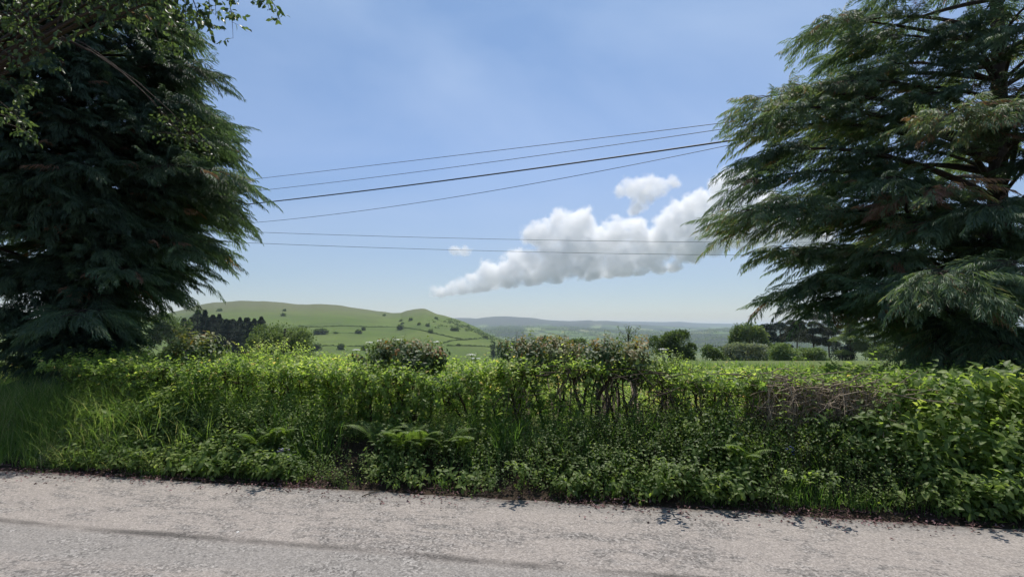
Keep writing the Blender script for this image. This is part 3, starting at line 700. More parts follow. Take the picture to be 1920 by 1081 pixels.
# ---- low weeds and overgrowth
def weeds(name, label, cat, n, uf, vf, hf, seed, mat, tone, m=7, size=(.035, .03), ov=True, keepf=None, up=.9, hue_s=.15, sh=.16):
    r = np.random.default_rng(seed); gl, gs = Geo(), Geo()
    u = uf(r, n); v = vf(r, n)
    if keepf is not None: kk = r.random(n) < keepf(u, v); u, v = u[kk], v[kk]
    n = len(u); P0 = U(u, v); h = hf(u, v)*(.25+.85*r.random(n)**.8)
    P = P0+np.stack([0*h, 0*h, h], -1)
    A = unit(r.normal(0, .55, (n, 3))+[0, -.35, up]); Ls = sh*(.6+.9*r.random(n))
    tubes(gs, np.stack([P0+(P-P0)*.3+r.normal(0, .02, (n, 3)), P, P+A*Ls[:, None]], 1)[::2], .0028, .0012, 3)
    k = np.arange(m); pos = P[:, None]+A[:, None]*(Ls[:, None]*(k+.3)/m)[..., None]
    nn, t1, t2 = rot_basis(A); ph = k*2.4+r.random(n)[:, None]*6.28
    rad = t1[:, None]*np.cos(ph)[..., None]+t2[:, None]*np.sin(ph)[..., None]
    D = unit(rad+A[:, None]*.35+r.normal(0, .2, pos.shape)).reshape(-1, 3)
    NN = unit(A[:, None]*.6+[0, -.3, 1.0]+r.normal(0, .35, pos.shape)).reshape(-1, 3)
    sz = np.repeat((size[0]+size[1]*r.random(n)**2)*np.clip(.95+1.1*fbm(u*1.5, v*1.5, seed), .5, 1.7), m)*(.7+.5*r.random(n*m))
    hue = np.clip(np.repeat(tone+hue_s*2.6*fbm(u*1.3, v*1.3, seed+.5)+hue_s*r.normal(size=n), m)+.06*r.normal(size=n*m), 0, 1)
    (ovate if ov else leaves)(gl, pos.reshape(-1, 3), D, NN, sz, sz*(.62+.0*sz), hue)
    o = gl.build(name, mat, label=label, cat=cat, kind='stuff')
    return o, gs
o, gs = weeds('bank_weeds', 'mixed leafy weeds covering the bank below the hedge', 'weeds', 11000, lambda r, n: r.uniform(float(hu(240)), 9.5, n), lambda r, n: .02+.85*r.random(n)**.95,
      lambda u, v: (.05+.19*sstep(0, .6, v)-.08*sstep(.6, .9, v))*np.interp(u, [float(hu(560)), float(hu(680)), float(hu(900)), float(hu(1000))], [1.15, .7, .7, 1.1])*(1+.7*fbm(u*1.2, 5.)), 51, m_herb, .42, keepf=lambda u, v: np.clip(.75+.9*fbm(u*2.2, v*2.2), .15, 1))
gs.build('weed_stalks', m_stem, label='thin stalks of the weeds on the bank', cat='weeds', kind='stuff')
weeds('cleavers', 'small-leaved tangled climbing weeds on the upper bank', 'weeds', 9000, lambda r, n: r.uniform(float(hu(200)), 9.5, n), lambda r, n: .45+.65*r.random(n),
      lambda u, v: .05+.26*(.45+fbm(u*1.6, 2.)), 52, m_herb, .62, m=10, size=(.018, .014), ov=False, keepf=lambda u, v: np.clip(.3+1.8*fbm(u*1.4, v, 7), .03, 1))
weeds('bramble_leaves', 'large bramble and dock leaves on the shaded right bank', 'weeds', 2300, lambda r, n: r.uniform(float(hu(1560)), 9.5, n), lambda r, n: .12+1.0*r.random(n),
      lambda u, v: .12+.6*sstep(0, .8, v), 53, m_herb, .5, m=6, size=(.06, .05), keepf=lambda u, v: np.clip((u-float(hu(1560)))/1.5, .1, 1))
weeds('field_weeds', 'bright overgrown greenery standing behind the hedge top', 'weeds', 13000, lambda r, n: r.uniform(-13, 13, n), lambda r, n: 2.3+3.6*r.random(n)**1.2,
      lambda u, v: np.interp(u, [-12, float(hu(900)), float(hu(1150)), float(hu(1300)), float(hu(1500)), 12], [.56, .50, .16, .30, .52, .62])*(1+.14*fbm(u*1.5, v*1.5)), 54, m_hedge, .72, m=8, size=(.03, .02), ov=False, sh=.13)
weeds('upright_bank_foliage', 'taller leafy growth in front of the left hedge face', 'weeds', 1500, lambda r, n: r.uniform(float(hu(180)), float(hu(640)), n), lambda r, n: .55+.45*r.random(n),
      lambda u, v: .22+.22*(.5+fbm(u*2, 1.)), 55, m_herb, .6, m=9, size=(.045, .02))

# ---- countable plants on the bank
def place(px, v):              # ground point of the bank in column px
    u = float(hu(px, v)); return U(np.array(u), np.array(v))
def copy_thing(root, loc, rotz, sc, label):
    c = root.copy(); C.objects.link(c); c.location = loc; c.rotation_euler = (0, 0, rotz); c.scale = (sc, sc, sc); c['label'] = label
    for ch in list(root.children):
        d = ch.copy(); C.objects.link(d); d.parent = c
    return c
def make_fern(seed, nf, L, label, loc):
    r = np.random.default_rng(seed); root = thing('fern', label, 'fern', tuple(loc), 'ferns on the bank')
    for f in range(nf):
        g = Geo(); az = f/nf*6.283+.5*r.normal(); l = L*(.45+.55*r.random()); o = np.array([math.cos(az), math.sin(az), 0])
        th = .15+.4*r.random()
        p = bez([0, 0, 0], o*l*.35*th+[0, 0, l*.75], o*l*(.55+.35*th)+[0, 0, l*(.72-.25*th)], 26)
        tube(g, p, np.linspace(.003, .001, 26), 3, .2)
        d = unit(np.gradient(p, axis=0)); s_ = unit(np.cross(d, [0, 0, 1.])); nn = np.cross(s_, d)
        i = np.arange(4, 26); w_ = l*.20*np.sin(np.clip((i-3)/22., 0, 1)**.6*math.pi)**.8+.006
        for sg in (-1, 1):
            D = unit(s_[i]*sg+d[i]*.45-[0, 0, .15])
            leaves(g, p[i], D, nn[i], w_, np.full(len(i), l*.034), np.clip(.5+.25*r.normal(size=len(i)), 0, 1), .05, .1)
            # fine teeth of each pinna
            for q in (.25, .5, .75):
                for s2 in (-1, 1):
                    leaves(g, p[i]+D*(w_*q)[:, None], unit(D*.5+d[i]*s2), nn[i], l*.026*(1.2-q), np.full(len(i), l*.014), .6+0*w_, .05, .1)
        g.build('frond', m_fern, root)
    return root
FERNS = [(492, .42, 6, .42, 'small bright fern left of the lilac flower clump'), (528, .5, 7, .46, 'paler fern standing just right of the small bright one'), (715, .5, 6, .5, 'leftmost of the row of ferns under the middle hedge'),
         (758, .45, 7, .48, 'broad arching fern in the middle of the fern row'), (795, .5, 6, .52, 'tall fern right of the broad arching one'), (835, .5, 6, .5, 'sunlit upright fern with a pale round-topped frond'), (868, .55, 6, .42, 'rightmost fern of the middle row'),
         (1385, .42, 6, .48, 'bright yellow-green fern alone on the right bank'), (1362, .5, 5, .36, 'smaller darker fern beside the lone yellow-green one')]
for i, (px, v, nf, L, lab) in enumerate(FERNS): make_fern(60+i, nf+3, L*1.1, lab, place(px, v-.06)+[0, 0, .05])

def make_nettle():
    r = np.random.default_rng(77); root = thing('nettle', '', 'nettle', (0, 0, 0), 'nettles on the bank')
    gs, gl = Geo(), Geo(); H = .62; z = np.linspace(0, H, 9); p = np.stack([.03*np.sin(z*4), .02*z, z], 1); tube(gs, p, np.linspace(.004, .002, 9), 5, .3)
    k = 11
    for i in range(k):
        zz_ = .12+(H-.12)*i/(k-1); a = i*1.57
        for s_ in (0, math.pi):
            d = np.array([[math.cos(a+s_), math.sin(a+s_), -.25+.05*i]]); l = .085*(1-.55*i/k)+.01
            ovate(gl, np.array([[.03*math.sin(zz_*4), .02*zz_, zz_]]), d, np.array([[0, 0, 1.]])+d*.3, np.array([l*1.1]), np.array([l*.55]), .55+.1*r.normal())
    gs.build('stalk', m_herb, root); gl.build('leaves', m_herb, root); return root
net = make_nettle()
ORD = ['first', 'second', 'third', 'fourth', 'fifth', 'sixth', 'seventh', 'eighth', 'ninth', 'tenth', 'eleventh', 'twelfth']
NP_ = [262, 285, 312, 330, 352, 378, 400, 425, 452, 478, 505, 548, 575, 602, 640, 672, 905, 945, 1085, 1120, 1290, 1320, 1345, 1460, 1510]
r_ = np.random.default_rng(9)
for i, px in enumerate(NP_):
    loc = place(px, .62+.2*r_.random()); rz = r_.random()*6; sc = .85+.4*r_.random()
    where = ('in the left stretch of the bank' if px < 520 else 'below the middle hedge' if px < 960 else 'on the right part of the bank')
    o = net if i == 0 else copy_thing(net, tuple(loc), rz, sc, '')
    if i == 0: o.location = loc; o.rotation_euler.z = rz; o.scale = (sc,)*3
    rank = sum(1 for q in NP_[:i+1] if (q < 520) == (px < 520) and (q < 960) == (px < 960))
    o['group'] = 'nettles ' + where
    o['label'] = 'nettle with paired drooping leaves ' + where + ', ' + ORD[rank-1] + ' from the left'

def flower_clump(name, label, cat, loc, n, spread, H, petal, mat, seed, leafy=True):
    r = np.random.default_rng(seed); root = thing(name, label, cat, tuple(loc)); gs, gp = Geo(), Geo()
    for i in range(n):
        e = np.array([r.normal()*spread, r.normal()*spread*.7-.03, H*(.6+.5*r.random())])
        tube(gs, bez([e[0]*.2, e[1]*.2, 0], [e[0]*.6, e[1]*.6, e[2]*.8], e, 5), [.002, .0012], 3, .4)
        for k_ in range(5):
            a = k_*1.257; d = np.array([[math.cos(a), math.sin(a), .35]])
            ovate(gp, e[None], d, np.array([[0, 0, 1.]])+.01, np.array([petal]), np.array([petal*.8]), r.random())
    gs.build('stalks', m_herb, root); gp.build('petals', mat, root, kind='stuff')
m_lilac = leaf_mat('lilac_petals', [(0, (.42, .32, .55)), (1, (.62, .52, .72))], .3)
m_blue = leaf_mat('blue_petals', [(0, (.14, .15, .5)), (1, (.24, .26, .62))], .3)
m_white = leaf_mat('white_petals', [(0, (.6, .6, .52)), (1, (.78, .78, .72))], .3)
m_yellow = leaf_mat('yellow_petals', [(0, (.65, .5, .05)), (1, (.75, .62, .1))], .3)
flower_clump('lilac_flower', 'pale lilac flower clump low on the bank near the road', 'flower', place(542, .28), 26, .05, .2, .016, m_lilac, 1)
flower_clump('bluebell', 'small blue flower spike low on the right bank', 'flower', place(1470, .45), 7, .02, .3, .016, m_blue, 2)
flower_clump('buttercup', 'few yellow flowers in the long grass at left', 'flower', place(205, .5), 6, .09, .36, .014, m_yellow, 3)

def sprig(px, v, L, seed, label):      # arching leafy shoots that lean out over the tarmac
    r = np.random.default_rng(seed); a = place(px, v); root = thing('bramble', label, 'bramble', tuple(a), 'arching shoots at the road edge'); gs, gl = Geo(), Geo()
    for j in range(3):
        d = np.array([.5*r.normal(), -1., 0]); d = d/np.linalg.norm(d)*L*(.8+.4*r.random()); p = bez([0, 0, 0], d*.35+[0, 0, L*.95], d*.9+[0, 0, L*(.62+.25*r.random())], 12); tube(gs, p, np.linspace(.004, .0015, 12), 4, .4)
        for i in range(4, 12):
            for s_ in (-1, 1, 0):
                t = unit(p[min(i+1, 11)]-p[i-1]); sd_ = unit(np.cross(t, [0, 0, 1.])); ovate(gl, (p[i]+r.normal(0, .022, 3))[None], (t*.6+sd_*s_+.35*r.normal(size=3))[None], np.array([[0, 0, 1.]]), np.array([.05*(.6+.6*r.random())]), np.array([.034]), .35+.22*r.normal())
    gs.build('stems', m_herb, root); gl.build('leaves', m_herb, root)
for i, (px, L, lab) in enumerate([(545, .42, 'leafy shoot arching over the road edge below the lilac flower'), (1238, .62, 'long leafy shoot casting the star-like shadow on the tarmac'), (1330, .4, 'short leafy shoot over the road edge left of the lone fern'), (1470, .5, 'leafy shoot over the road edge below the blue flower'),
        (1800, .5, 'rightmost leafy shoot reaching over the road edge'), (980, .4, 'leafy shoot over the road edge below the middle shrubs'), (300, .35, 'leafy shoot among the long grass at left')]): sprig(px, .16, L*.8, 400+i, lab)

# cow parsley heads standing above the hedge
def umbel(loc, H, seed, label):
    r = np.random.default_rng(seed); root = thing('cow_parsley', label, 'wildflower', tuple(loc), 'cow parsley above the hedge')
    gs, gp = Geo(), Geo(); tube(gs, [[0, 0, 0], [.01, 0, H*.5], [.0, .01, H]], [.005, .003], 5, .4)
    for i in range(14):
        a = i*2.4; rr = .05*math.sqrt(i/14.); e = np.array([rr*math.cos(a), rr*math.sin(a)+.01, H+.035-.2*rr]); tube(gs, [[0, .01, H], e], [.0012, .0008], 3, .4)
        q = e+r.normal(0, .006, (6, 3))*[1, 1, .3]; ovate(gp, q, r.normal(size=(6, 3))*[1, 1, .1], np.tile([0, 0, 1.], (6, 1)), np.full(6, .013), np.full(6, .012), r.random(6))
    gs.build('stalk', m_herb, root); gp.build('flower_head', m_white, root)
for i, (px, py, v, lab) in enumerate([(692, 641, 1.7, 'white umbel at the left end of the orange-topped shrub'), (712, 638, 2.1, 'white umbel just above the left half of the orange-topped shrub'), (746, 636, 2.0, 'white umbel above the middle of the orange-topped shrub'),
        (884, 664, 1.6, 'leftmost of the two white umbels between the middle shrubs'), (892, 671, 1.4, 'rightmost of the two white umbels between the middle shrubs'), (1243, 654, 1.8, 'white umbel above the small hawthorn bush'), (820, 640, 2.0, 'white umbel right of the orange-topped shrub'), (668, 655, 2.0, 'white umbel on the hedge top left of the orange-topped shrub')]):
    g0 = place(px, v); y = g0[1]; p = at(px, py, y); umbel((p[0], y, g0[2]), p[2]-g0[2]-.03, 90+i, lab)

# ---- shrubs that stand out of the hedge top
def shrub(name, label, px, v, wpx, ztop, zbot, n, seed, mat=None, red=.25, leaf=.06, stems=6, stem_mat=None, dense_low=True, tone=.35, dep=.3):
    r = np.random.default_rng(seed); g0 = place(px, v); base = np.array(g0); y = base[1]; w_ = wpx/F*y/2
    root = thing(name, label, 'shrub', tuple(base)); gw, gl = Geo(), Geo()
    P, A = [], []
    for i in range(stems):
        a = base+[r.normal()*w_*.25, r.normal()*.08, -.03]; e = base*[1, 1, 0]+[w_*r.uniform(-.75, .75), r.normal()*dep*.5, zbot+(ztop-zbot)*r.uniform(.3, .9)]
        p = bez(a, (a*[1, 1, .4]+e*[1, 1, .6]+r.normal(size=3)*[.1, .05, 0])*[.5, .5, 1]+np.array([a[0], a[1], 0])*[.5, .5, 0], e, 9)+r.normal(0, .006, (9, 3))
        tube(gw, p, np.linspace(.02, .006, 9), 6)
        for j in range(7):
            p0 = p[3+r.integers(0, 6)]; d = unit(r.normal(size=3)+[0, 0, .5])*(.12+.14*r.random()); tube(gw, [p0, p0+d*.5, p0+d], [.005, .002], 4)
    th = r.random(n)*6.283; ph = np.arccos(r.uniform(-.6, 1, n)); rad = (.55+.5*r.random(n)**.6)*(1+.6*fbm(np.cos(th)*1.9, np.sin(th)*1.9, ph*1.8+seed))
    c = base*[1, 1, 0]+[0, 0, (ztop+zbot)/2]
    off = np.stack([np.sin(ph)*np.cos(th)*w_, np.sin(ph)*np.sin(th)*dep, np.cos(ph)*(ztop-zbot)/2], -1)*rad[:, None]
    P = c+off; A = unit(off/np.array([w_, dep, (ztop-zbot)/2])+r.normal(0, .35, (n, 3))+[0, 0, .45])
    m = 7; k = np.arange(m); Ls = .10+.08*r.random(n); pos = P[:, None]+A[:, None]*(Ls[:, None]*k/m)[..., None]
    tubes(gw, np.stack([P-A*.06, P+A*.04, P+A*Ls[:, None]], 1)[::2], .003, .0012, 3)
    nn, t1, t2 = rot_basis(A); f = k*2.4+r.random(n)[:, None]*6.28
    D = unit(t1[:, None]*np.cos(f)[..., None]+t2[:, None]*np.sin(f)[..., None]+A[:, None]*.45-[0, 0, .25]).reshape(-1, 3)
    NN = unit(A[:, None]*.5+[0, -.2, 1.]+r.normal(0, .3, pos.shape)).reshape(-1, 3)
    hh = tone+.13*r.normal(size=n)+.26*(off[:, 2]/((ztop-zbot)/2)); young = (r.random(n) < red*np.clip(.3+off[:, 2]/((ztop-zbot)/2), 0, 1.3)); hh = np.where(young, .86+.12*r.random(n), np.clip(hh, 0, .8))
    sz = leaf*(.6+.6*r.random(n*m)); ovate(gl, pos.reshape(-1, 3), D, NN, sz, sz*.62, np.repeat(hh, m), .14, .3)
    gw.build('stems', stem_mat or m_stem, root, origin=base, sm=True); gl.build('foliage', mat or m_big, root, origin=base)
shrub('leafy_shrub', 'big-leaved shrub with pale upright shoots at the left, right beside the cypress', 368, 1.5, 92, 1.47, 1.02, 110, 101, red=.1, tone=.6, leaf=.075)
shrub('leafy_shrub', 'dark glossy shrub with orange young leaves, below the rocky hilltop', 765, 1.5, 150, 1.40, .98, 330, 102, red=.32, tone=.36, leaf=.06)
shrub('leafy_shrub', 'dark shrub with reddish tips in front of the far valley, left of the crooked stems', 985, 1.45, 82, 1.42, .98, 260, 103, red=.25, tone=.38, leaf=.052)
shrub('leafy_shrub', 'light green shrub between the two reddish ones', 1048, 1.4, 90, 1.4, 1.0, 260, 104, red=.2, tone=.62, leaf=.05, stems=4)
shrub('leafy_shrub', 'tall shrub with brown-red drooping leaves on thick crooked stems beside the gap', 1130, 1.3, 105, 1.40, .92, 290, 105, red=.28, tone=.4, leaf=.06, stems=9)
shrub('leafy_shrub', 'narrow pinkish-leaved shoot on a reddish stem at the left side of the gap', 1188, 1.25, 42, 1.42, .98, 60, 106, red=.55, tone=.66, leaf=.065, stems=3, stem_mat=m_bark_pale)
shrub('hawthorn_bush', 'small rounded hawthorn bush growing out of the hedge beyond the gap', 1252, 1.35, 84, 1.22, .78, 280, 107, mat=m_hedge, red=0, tone=.5, leaf=.032, stems=8)
shrub('hawthorn_bush', 'bright leafy tuft on the hedge top between the left shrubs', 512, 1.7, 120, 1.36, 1.1, 120, 108, mat=m_hedge, red=0.1, tone=.72, leaf=.035, stems=3)
# crooked bigger stems of the open stretch
def stem_thing(label, pts, r0, mat):
    g = Geo(); P = [at(px, py, y) for px, py, y in pts]; P = np.array(P)
    t = np.linspace(0, 1, len(P)); tt = np.linspace(0, 1, 14)
    Q = np.stack([np.interp(tt, t, P[:, c]) for c in range(3)], 1); Q[1:-1] = (Q[:-2]+2*Q[1:-1]+Q[2:])/4
    b0 = Q[0].copy(); tube(g, Q, np.linspace(r0, r0*.5, 14), 7); g.build('crooked_stem', mat, origin=b0, sm=True, label=label, cat='stem').location = b0
yh = lambda px, v=1.2: float(place(px, v)[1])
stem_thing('dark forked stem leaning right in the open stretch', [(1118, 790, yh(1118)), (1122, 740, yh(1122)), (1140, 715, yh(1140)), (1160, 690, yh(1160))], .028, m_stem)
stem_thing('pale branch leaning left from the dark stems', [(1125, 770, yh(1125, 1.1)), (1140, 735, yh(1140, 1.1)), (1152, 705, yh(1152, 1.1))], .011, m_bark_pale)
stem_thing('reddish crooked stem at the gap side, curving up right', [(1178, 762, yh(1178)), (1192, 738, yh(1192)), (1184, 715, yh(1184)), (1196, 690, yh(1196)), (1208, 668, yh(1208))], .02, m_bark_pale)
stem_thing('pale diagonal branch left of the dark stems', [(1040, 745, yh(1040)), (1055, 722, yh(1055)), (1068, 702, yh(1068)), (1085, 690, yh(1085))], .016, m_bark_pale)
stem_thing('thick dark stem behind the light green shrub', [(1092, 775, yh(1092)), (1078, 735, yh(1078)), (1074, 700, yh(1074)), (1082, 680, yh(1082))], .024, m_stem)
stem_thing('pale cut branch crossing the right hedge', [(1385, 738, yh(1385, .95)), (1405, 730, yh(1405, .95)), (1425, 716, yh(1425, .95))], .012, m_bark_pale)
stem_thing('slanting bare pole in the brown branches', [(1485, 745, yh(1485, .95)), (1470, 720, yh(1470, .95)), (1500, 700, yh(1500, .95))], .01, m_bark_pale)

# ---- litter along the road edge
def litter():
    r = np.random.default_rng(120); g = Geo(); n = 9000
    u = r.uniform(-9, 8, n); v = .04+.19*r.normal(size=n); kk = (v > -.5) & (v < .6) & (r.random(n) < np.clip(.55+fbm(u*1.3, v*2)*1.4, .1, 1)); u, v = u[kk], v[kk]; n = len(u)
    P = U(u, v); P[:, 2] = np.maximum(P[:, 2], .004)+.006
    leaves(g, P, r.normal(size=(n, 3))*[1, 1, .15], r.normal(0, .35, (n, 3))+[0, 0, 1], .015+.028*r.random(n), .010+.014*r.random(n), r.random(n), .25, .1)
    m = 420; u = r.uniform(-8, 8, m); v = .02+.13*r.normal(size=m); P = U(u, v); P[:, 2] = np.maximum(P[:, 2], .0)+.008; a = r.random(m)*6.28; d = np.stack([np.cos(a), np.sin(a), .1*r.normal(size=m)], -1)*(.04+.09*r.random(m))[:, None]
    tubes(g, np.stack([P, P+d*.5+[0, 0, .004], P+d], 1), .0022, .0012, 4, r.random(m))
    mt = leaf_mat('dry_litter', [(0, (.06, .035, .022)), (.5, (.16, .09, .06)), (1, (.3, .19, .13))], .05, .8, .1)
    g.build('leaf_litter', mt, label='dry brown leaves and twig bits along the road edge', cat='litter', kind='stuff')
litter()
def stick(label, a, b_, r0, bend=.01):
    A, B = at(*a, 0), 0
    def g0(px, py): s = slope_at(py); y = -CAM_Z/s; return np.array([(px-960)/F/(CA-(540.5-py)/F*SA)*y, y, .012])
    A, B = g0(*a), g0(*b_); p = bez(A, (A+B)/2+[bend, bend, .012], B, 7); g = Geo(); tube(g, p, np.linspace(r0, r0*.5, 7), 6)
    tube(g, [p[3], p[3]+(B-A)*.18+[.0, .03, .004], p[3]+(B-A)*.3+[0, .045, 0]], [r0*.5, r0*.3], 5)
    o = g.build('fallen_twig', m_stem, origin=A, sm=True, label=label, cat='twig'); o.location = A
stick('short dark fallen twig lying on the tarmac left of centre', (679, 932), (714, 921), .006)
stick('longer dark fallen twig at the road edge near the centre', (882, 930), (945, 930), .008, .02)
stick('thin pale straw lying at the road edge right of centre', (1368, 925), (1392, 938), .004)
stick('broken reddish twig in the litter at the right', (1290, 945), (1330, 935), .006)
def pebble():
    y = -CAM_Z/slope_at(998); loc = ((463-960)/F*y*1.0, y, .006)
    me = bpy.data.meshes.new('pebble'); bm = bmesh.new(); bmesh.ops.create_icosphere(bm, subdivisions=2, radius=.012)
    for v in bm.verts: v.co *= 1+.25*math.sin(v.co.x*400+v.co.y*300); v.co.z *= .5
    bm.to_mesh(me); bm.free(); b = NB('white_stone'); m = b.done(b.bsdf((.75, .74, .7), .8))
    o = obj('pebble', me, m, label='tiny white stone on the tarmac at left', cat='stone'); o.location = loc
pebble()
# ================================================================== BACKGROUND
def crown_points(r, lobes, n):
    k = r.integers(0, len(lobes), n); c = np.array([l[0] for l in lobes])[k]; a = np.array([l[1] for l in lobes])[k]
    q = unit(r.normal(size=(n, 3))); q[:, 2] = np.where(q[:, 2] < -.45, -q[:, 2], q[:, 2])
    rad = ((.5+.55*r.random(n)**.5)*(1+.35*fbm(q[:, 0]*2.2+k*3.1, q[:, 1]*2.2, q[:, 2]*2.2)))[:, None]
    return c+q*a*rad, q
def bg_tree(name, label, px, wpx, top, bot, y, kind, seed, mat=None, group=None, tone=.45, cat='tree', ground=None, dens=1.0, base_z=None):
    r = np.random.default_rng(seed); wpx, top = (wpx*1.16, top-.08*(bot-top)) if kind == 'round' else (wpx, top); x = float(at(px, 600, y)[0]); zb = base_z if base_z is not None else float(zg(x, y))
    zt = float(at(px, top, y)[2]); zlow = float(at(px, bot, y)[2]); zb = min(zb, zlow)
    W = wpx/F*y; H = zt-zb; base = np.array([x, y, zb]); Hv = zt-zlow
    root = thing(name, label, cat, tuple(base), group)
    gt, gl = Geo(), Geo(); leaf = max(.035, (1.5 if kind == 'fir' else 2.3)/F*y)
    area = wpx*(bot-top); n = int(np.clip(area*(2.6 if kind in ('dome', 'fir') else 1.5)*dens, 60, 12000))
    if kind in ('round', 'bush', 'dome'):
        lobes = []; cz = zb+(H*.5 if kind == 'bush' else H*.36 if kind == 'dome' else H-Hv*.5); ch = H*.5 if kind == 'bush' else H*.66 if kind == 'dome' else Hv*.52
        for i in range(20):
            a = r.random()*6.28; e = r.uniform(-.6, .95); q = np.array([math.cos(a)*math.cos(e), math.sin(a)*math.cos(e), math.sin(e)])
            s_ = r.uniform(.16, .42); lobes.append((base*[1, 1, 0]+[0, 0, cz]+q*np.array([W/2, W/2.4, ch])*(1-s_), np.array([W/2, W/2.4, ch])*s_*1.1))
        lobes.append((base*[1, 1, 0]+[0, 0, cz], np.array([W/2, W/2.4, ch])*.7))
        if kind == 'bush':
            for i in range(9): lobes.append((base+[r.uniform(-.36, .36)*W, r.uniform(-.3, .3)*W, H*.22], np.array([W*.2, W*.2, H*.26])))
        P, Q = crown_points(r, lobes, n)
        tube(gt, [base, base+[0, 0, H*.35], base+[W*.05, 0, H*.7]], [W*.03+.05, W*.015], 7)
        for l in lobes[:8]: tube(gt, bez(base+[0, 0, H*.25], base+[0, 0, H*.5], l[0], 6), np.linspace(W*.014, W*.005, 6), 4)
    elif kind == 'fir':
        t = r.random(n)**.8; rr = W/2*(1.02-t)**.8*(.7+.45*np.sin(t*23+seed)**2)*(.35+.75*r.random(n)); a = r.random(n)*6.28
        P = np.stack([base[0]+rr*np.cos(a), base[1]+rr*np.sin(a), zb+H*(.04+.97*t)], -1); Q = np.stack([np.cos(a), np.sin(a), -.25+0*a], -1)
        tube(gt, [base, base+[0, 0, H*.95]], [W*.045, W*.01], 6)
    elif kind == 'pine':       # bare stem with flat layered plates
        lobes = []; tr = np.array([base, base+[W*.04*r.normal(), 0, H*.5], base+[W*.08*r.normal(), 0, H*.93]])
        tube(gt, bez(*tr, 8), np.linspace(H*.022, H*.007, 8), 7)
        for i in range(11):
            zf_ = r.uniform(.42, .97); rad = W*.5*(1-.55*(zf_-.42)/.55*r.random()); a = r.random()*6.28; p0 = base+[0, 0, H*(zf_-.05)]
            c = base*[1, 1, 0]+[math.cos(a)*rad*.6, math.sin(a)*rad*.6, zb+H*zf_]; s_ = W*r.uniform(.17, .3)
            tube(gt, bez(p0, (p0+c)/2-[0, 0, H*.02], c, 5), np.linspace(H*.009, H*.004, 5), 4); lobes.append((c, np.array([s_, s_, H*.055])))
        lobes.append((base+[0, 0, H*.94], np.array([W*.22, W*.22, H*.06])))
        P, Q = crown_points(r, lobes, n)
    elif kind == 'airy':       # loose conifer with drooping layers and see-through gaps
        lobes = []; tube(gt, [base, base+[0, 0, H*.5], base+[0, 0, H*.96]], [H*.022, H*.014, H*.005], 7)
        for i in range(16):
            zf_ = .22+.76*(i+.5)/16; rad = W*.5*(1.1-.65*zf_)*(.7+.5*r.random()); a = r.random()*6.28
            c = base*[1, 1, 0]+[math.cos(a)*rad*.6, math.sin(a)*rad*.6, zb+H*zf_]; s_ = rad*.55
            tube(gt, bez(base+[0, 0, H*zf_*.96], (base*[1, 1, 0]+c*[0, 0, 1]+c)/2+[0, 0, H*.01], c, 5), np.linspace(H*.008, H*.003, 5), 4); lobes.append((c, np.array([s_, s_, H*.05])))
        P, Q = crown_points(r, lobes, n)
    if kind in ('round', 'bush', 'dome'):
        P[:, 2] = np.maximum(P[:, 2], zb+.1*H*r.random(len(P))); sp_ = r.random(len(P)) < .16; P = P + Q*(sp_*r.random(len(P))*min(W, H)*.09)[:, None]
    nn = len(P)
    hue = tone+.22*fbm(P[:, 0]/W*5, P[:, 2]/W*5, seed)+.2*vnoise(P[:, 0]/W*14, P[:, 2]/W*14, seed)+.1*r.normal(size=nn)
    D = unit(Q+r.normal(0, .8, (nn, 3))); N = unit(Q*.5+r.normal(0, .7, (nn, 3))+[0, 0, .5]); sz = leaf*(.7+.8*r.random(nn))
    leaves(gl, P, D, N, sz*1.25, sz*(.35 if kind in ('fir', 'pine', 'airy') else .75), np.clip(hue, 0, 1), .1, .1)
    gt.build('trunk', m_bark_dark, root, origin=base, sm=True); gl.build('crown', mat or m_back, root, origin=base)
    return root
T = bg_tree
T('hawthorn_tree', 'wide rounded dark green hawthorn standing in the field right of the fir wood', 530, 116, 590, 668, 58, 'dome', 201, tone=.55, dens=1.2)
T('field_bush', 'paler bush at the left foot of the wide rounded hawthorn', 492, 54, 618, 668, 55, 'bush', 202, tone=.65, cat='bush')
T('hawthorn_tree', 'big round green tree in the field right of the gap', 1254, 96, 615, 682, 62, 'dome', 203, tone=.42, dens=1.3)
T('field_bush', 'small dark grey-green bush right of the big round tree', 1335, 42, 645, 680, 55, 'bush', 204, tone=.45, cat='bush')
T('ash_tree', 'green rounded tree behind the silvery bush', 1402, 72, 605, 668, 105, 'dome', 205, tone=.66, dens=1.2)
T('willow_bush', 'silvery grey-green rounded willow bush', 1397, 90, 639, 686, 56, 'bush', 206, m_willow, tone=.5, cat='bush', dens=1.4)
T('willow_bush', 'pale lime-green bush right of the silvery one', 1466, 58, 641, 688, 52, 'bush', 207, m_lime, tone=.5, cat='bush', dens=1.4)
T('willow_bush', 'lower pale green bush at the foot of the pines', 1512, 64, 650, 688, 53, 'bush', 208, m_lime, tone=.55, cat='bush', dens=1.4)
T('field_tree', 'dark small round tree in the valley left of the grey one', 1032, 40, 630, 662, 120, 'round', 209, tone=.3)
T('field_tree', 'grey-green domed tree in the valley behind the light green shrub', 1079, 38, 635, 664, 135, 'round', 210, tone=.4)
PIN = [(1436, 44, 608, 662, 140, 'dark leftmost pine beside the rounded ash', m_fir, 'pine'), (1462, 40, 605, 662, 145, 'dark pine with ragged top, second from the left of the clump', m_fir, 'pine'), (1492, 46, 602, 672, 128, 'bare-stemmed pine in the middle of the clump', m_pine, 'pine'),
       (1524, 62, 591, 672, 118, 'tallest flat-topped brownish pine of the clump', m_pine, 'pine'), (1552, 40, 603, 672, 122, 'pine just right of the tallest one', m_pine, 'pine')]
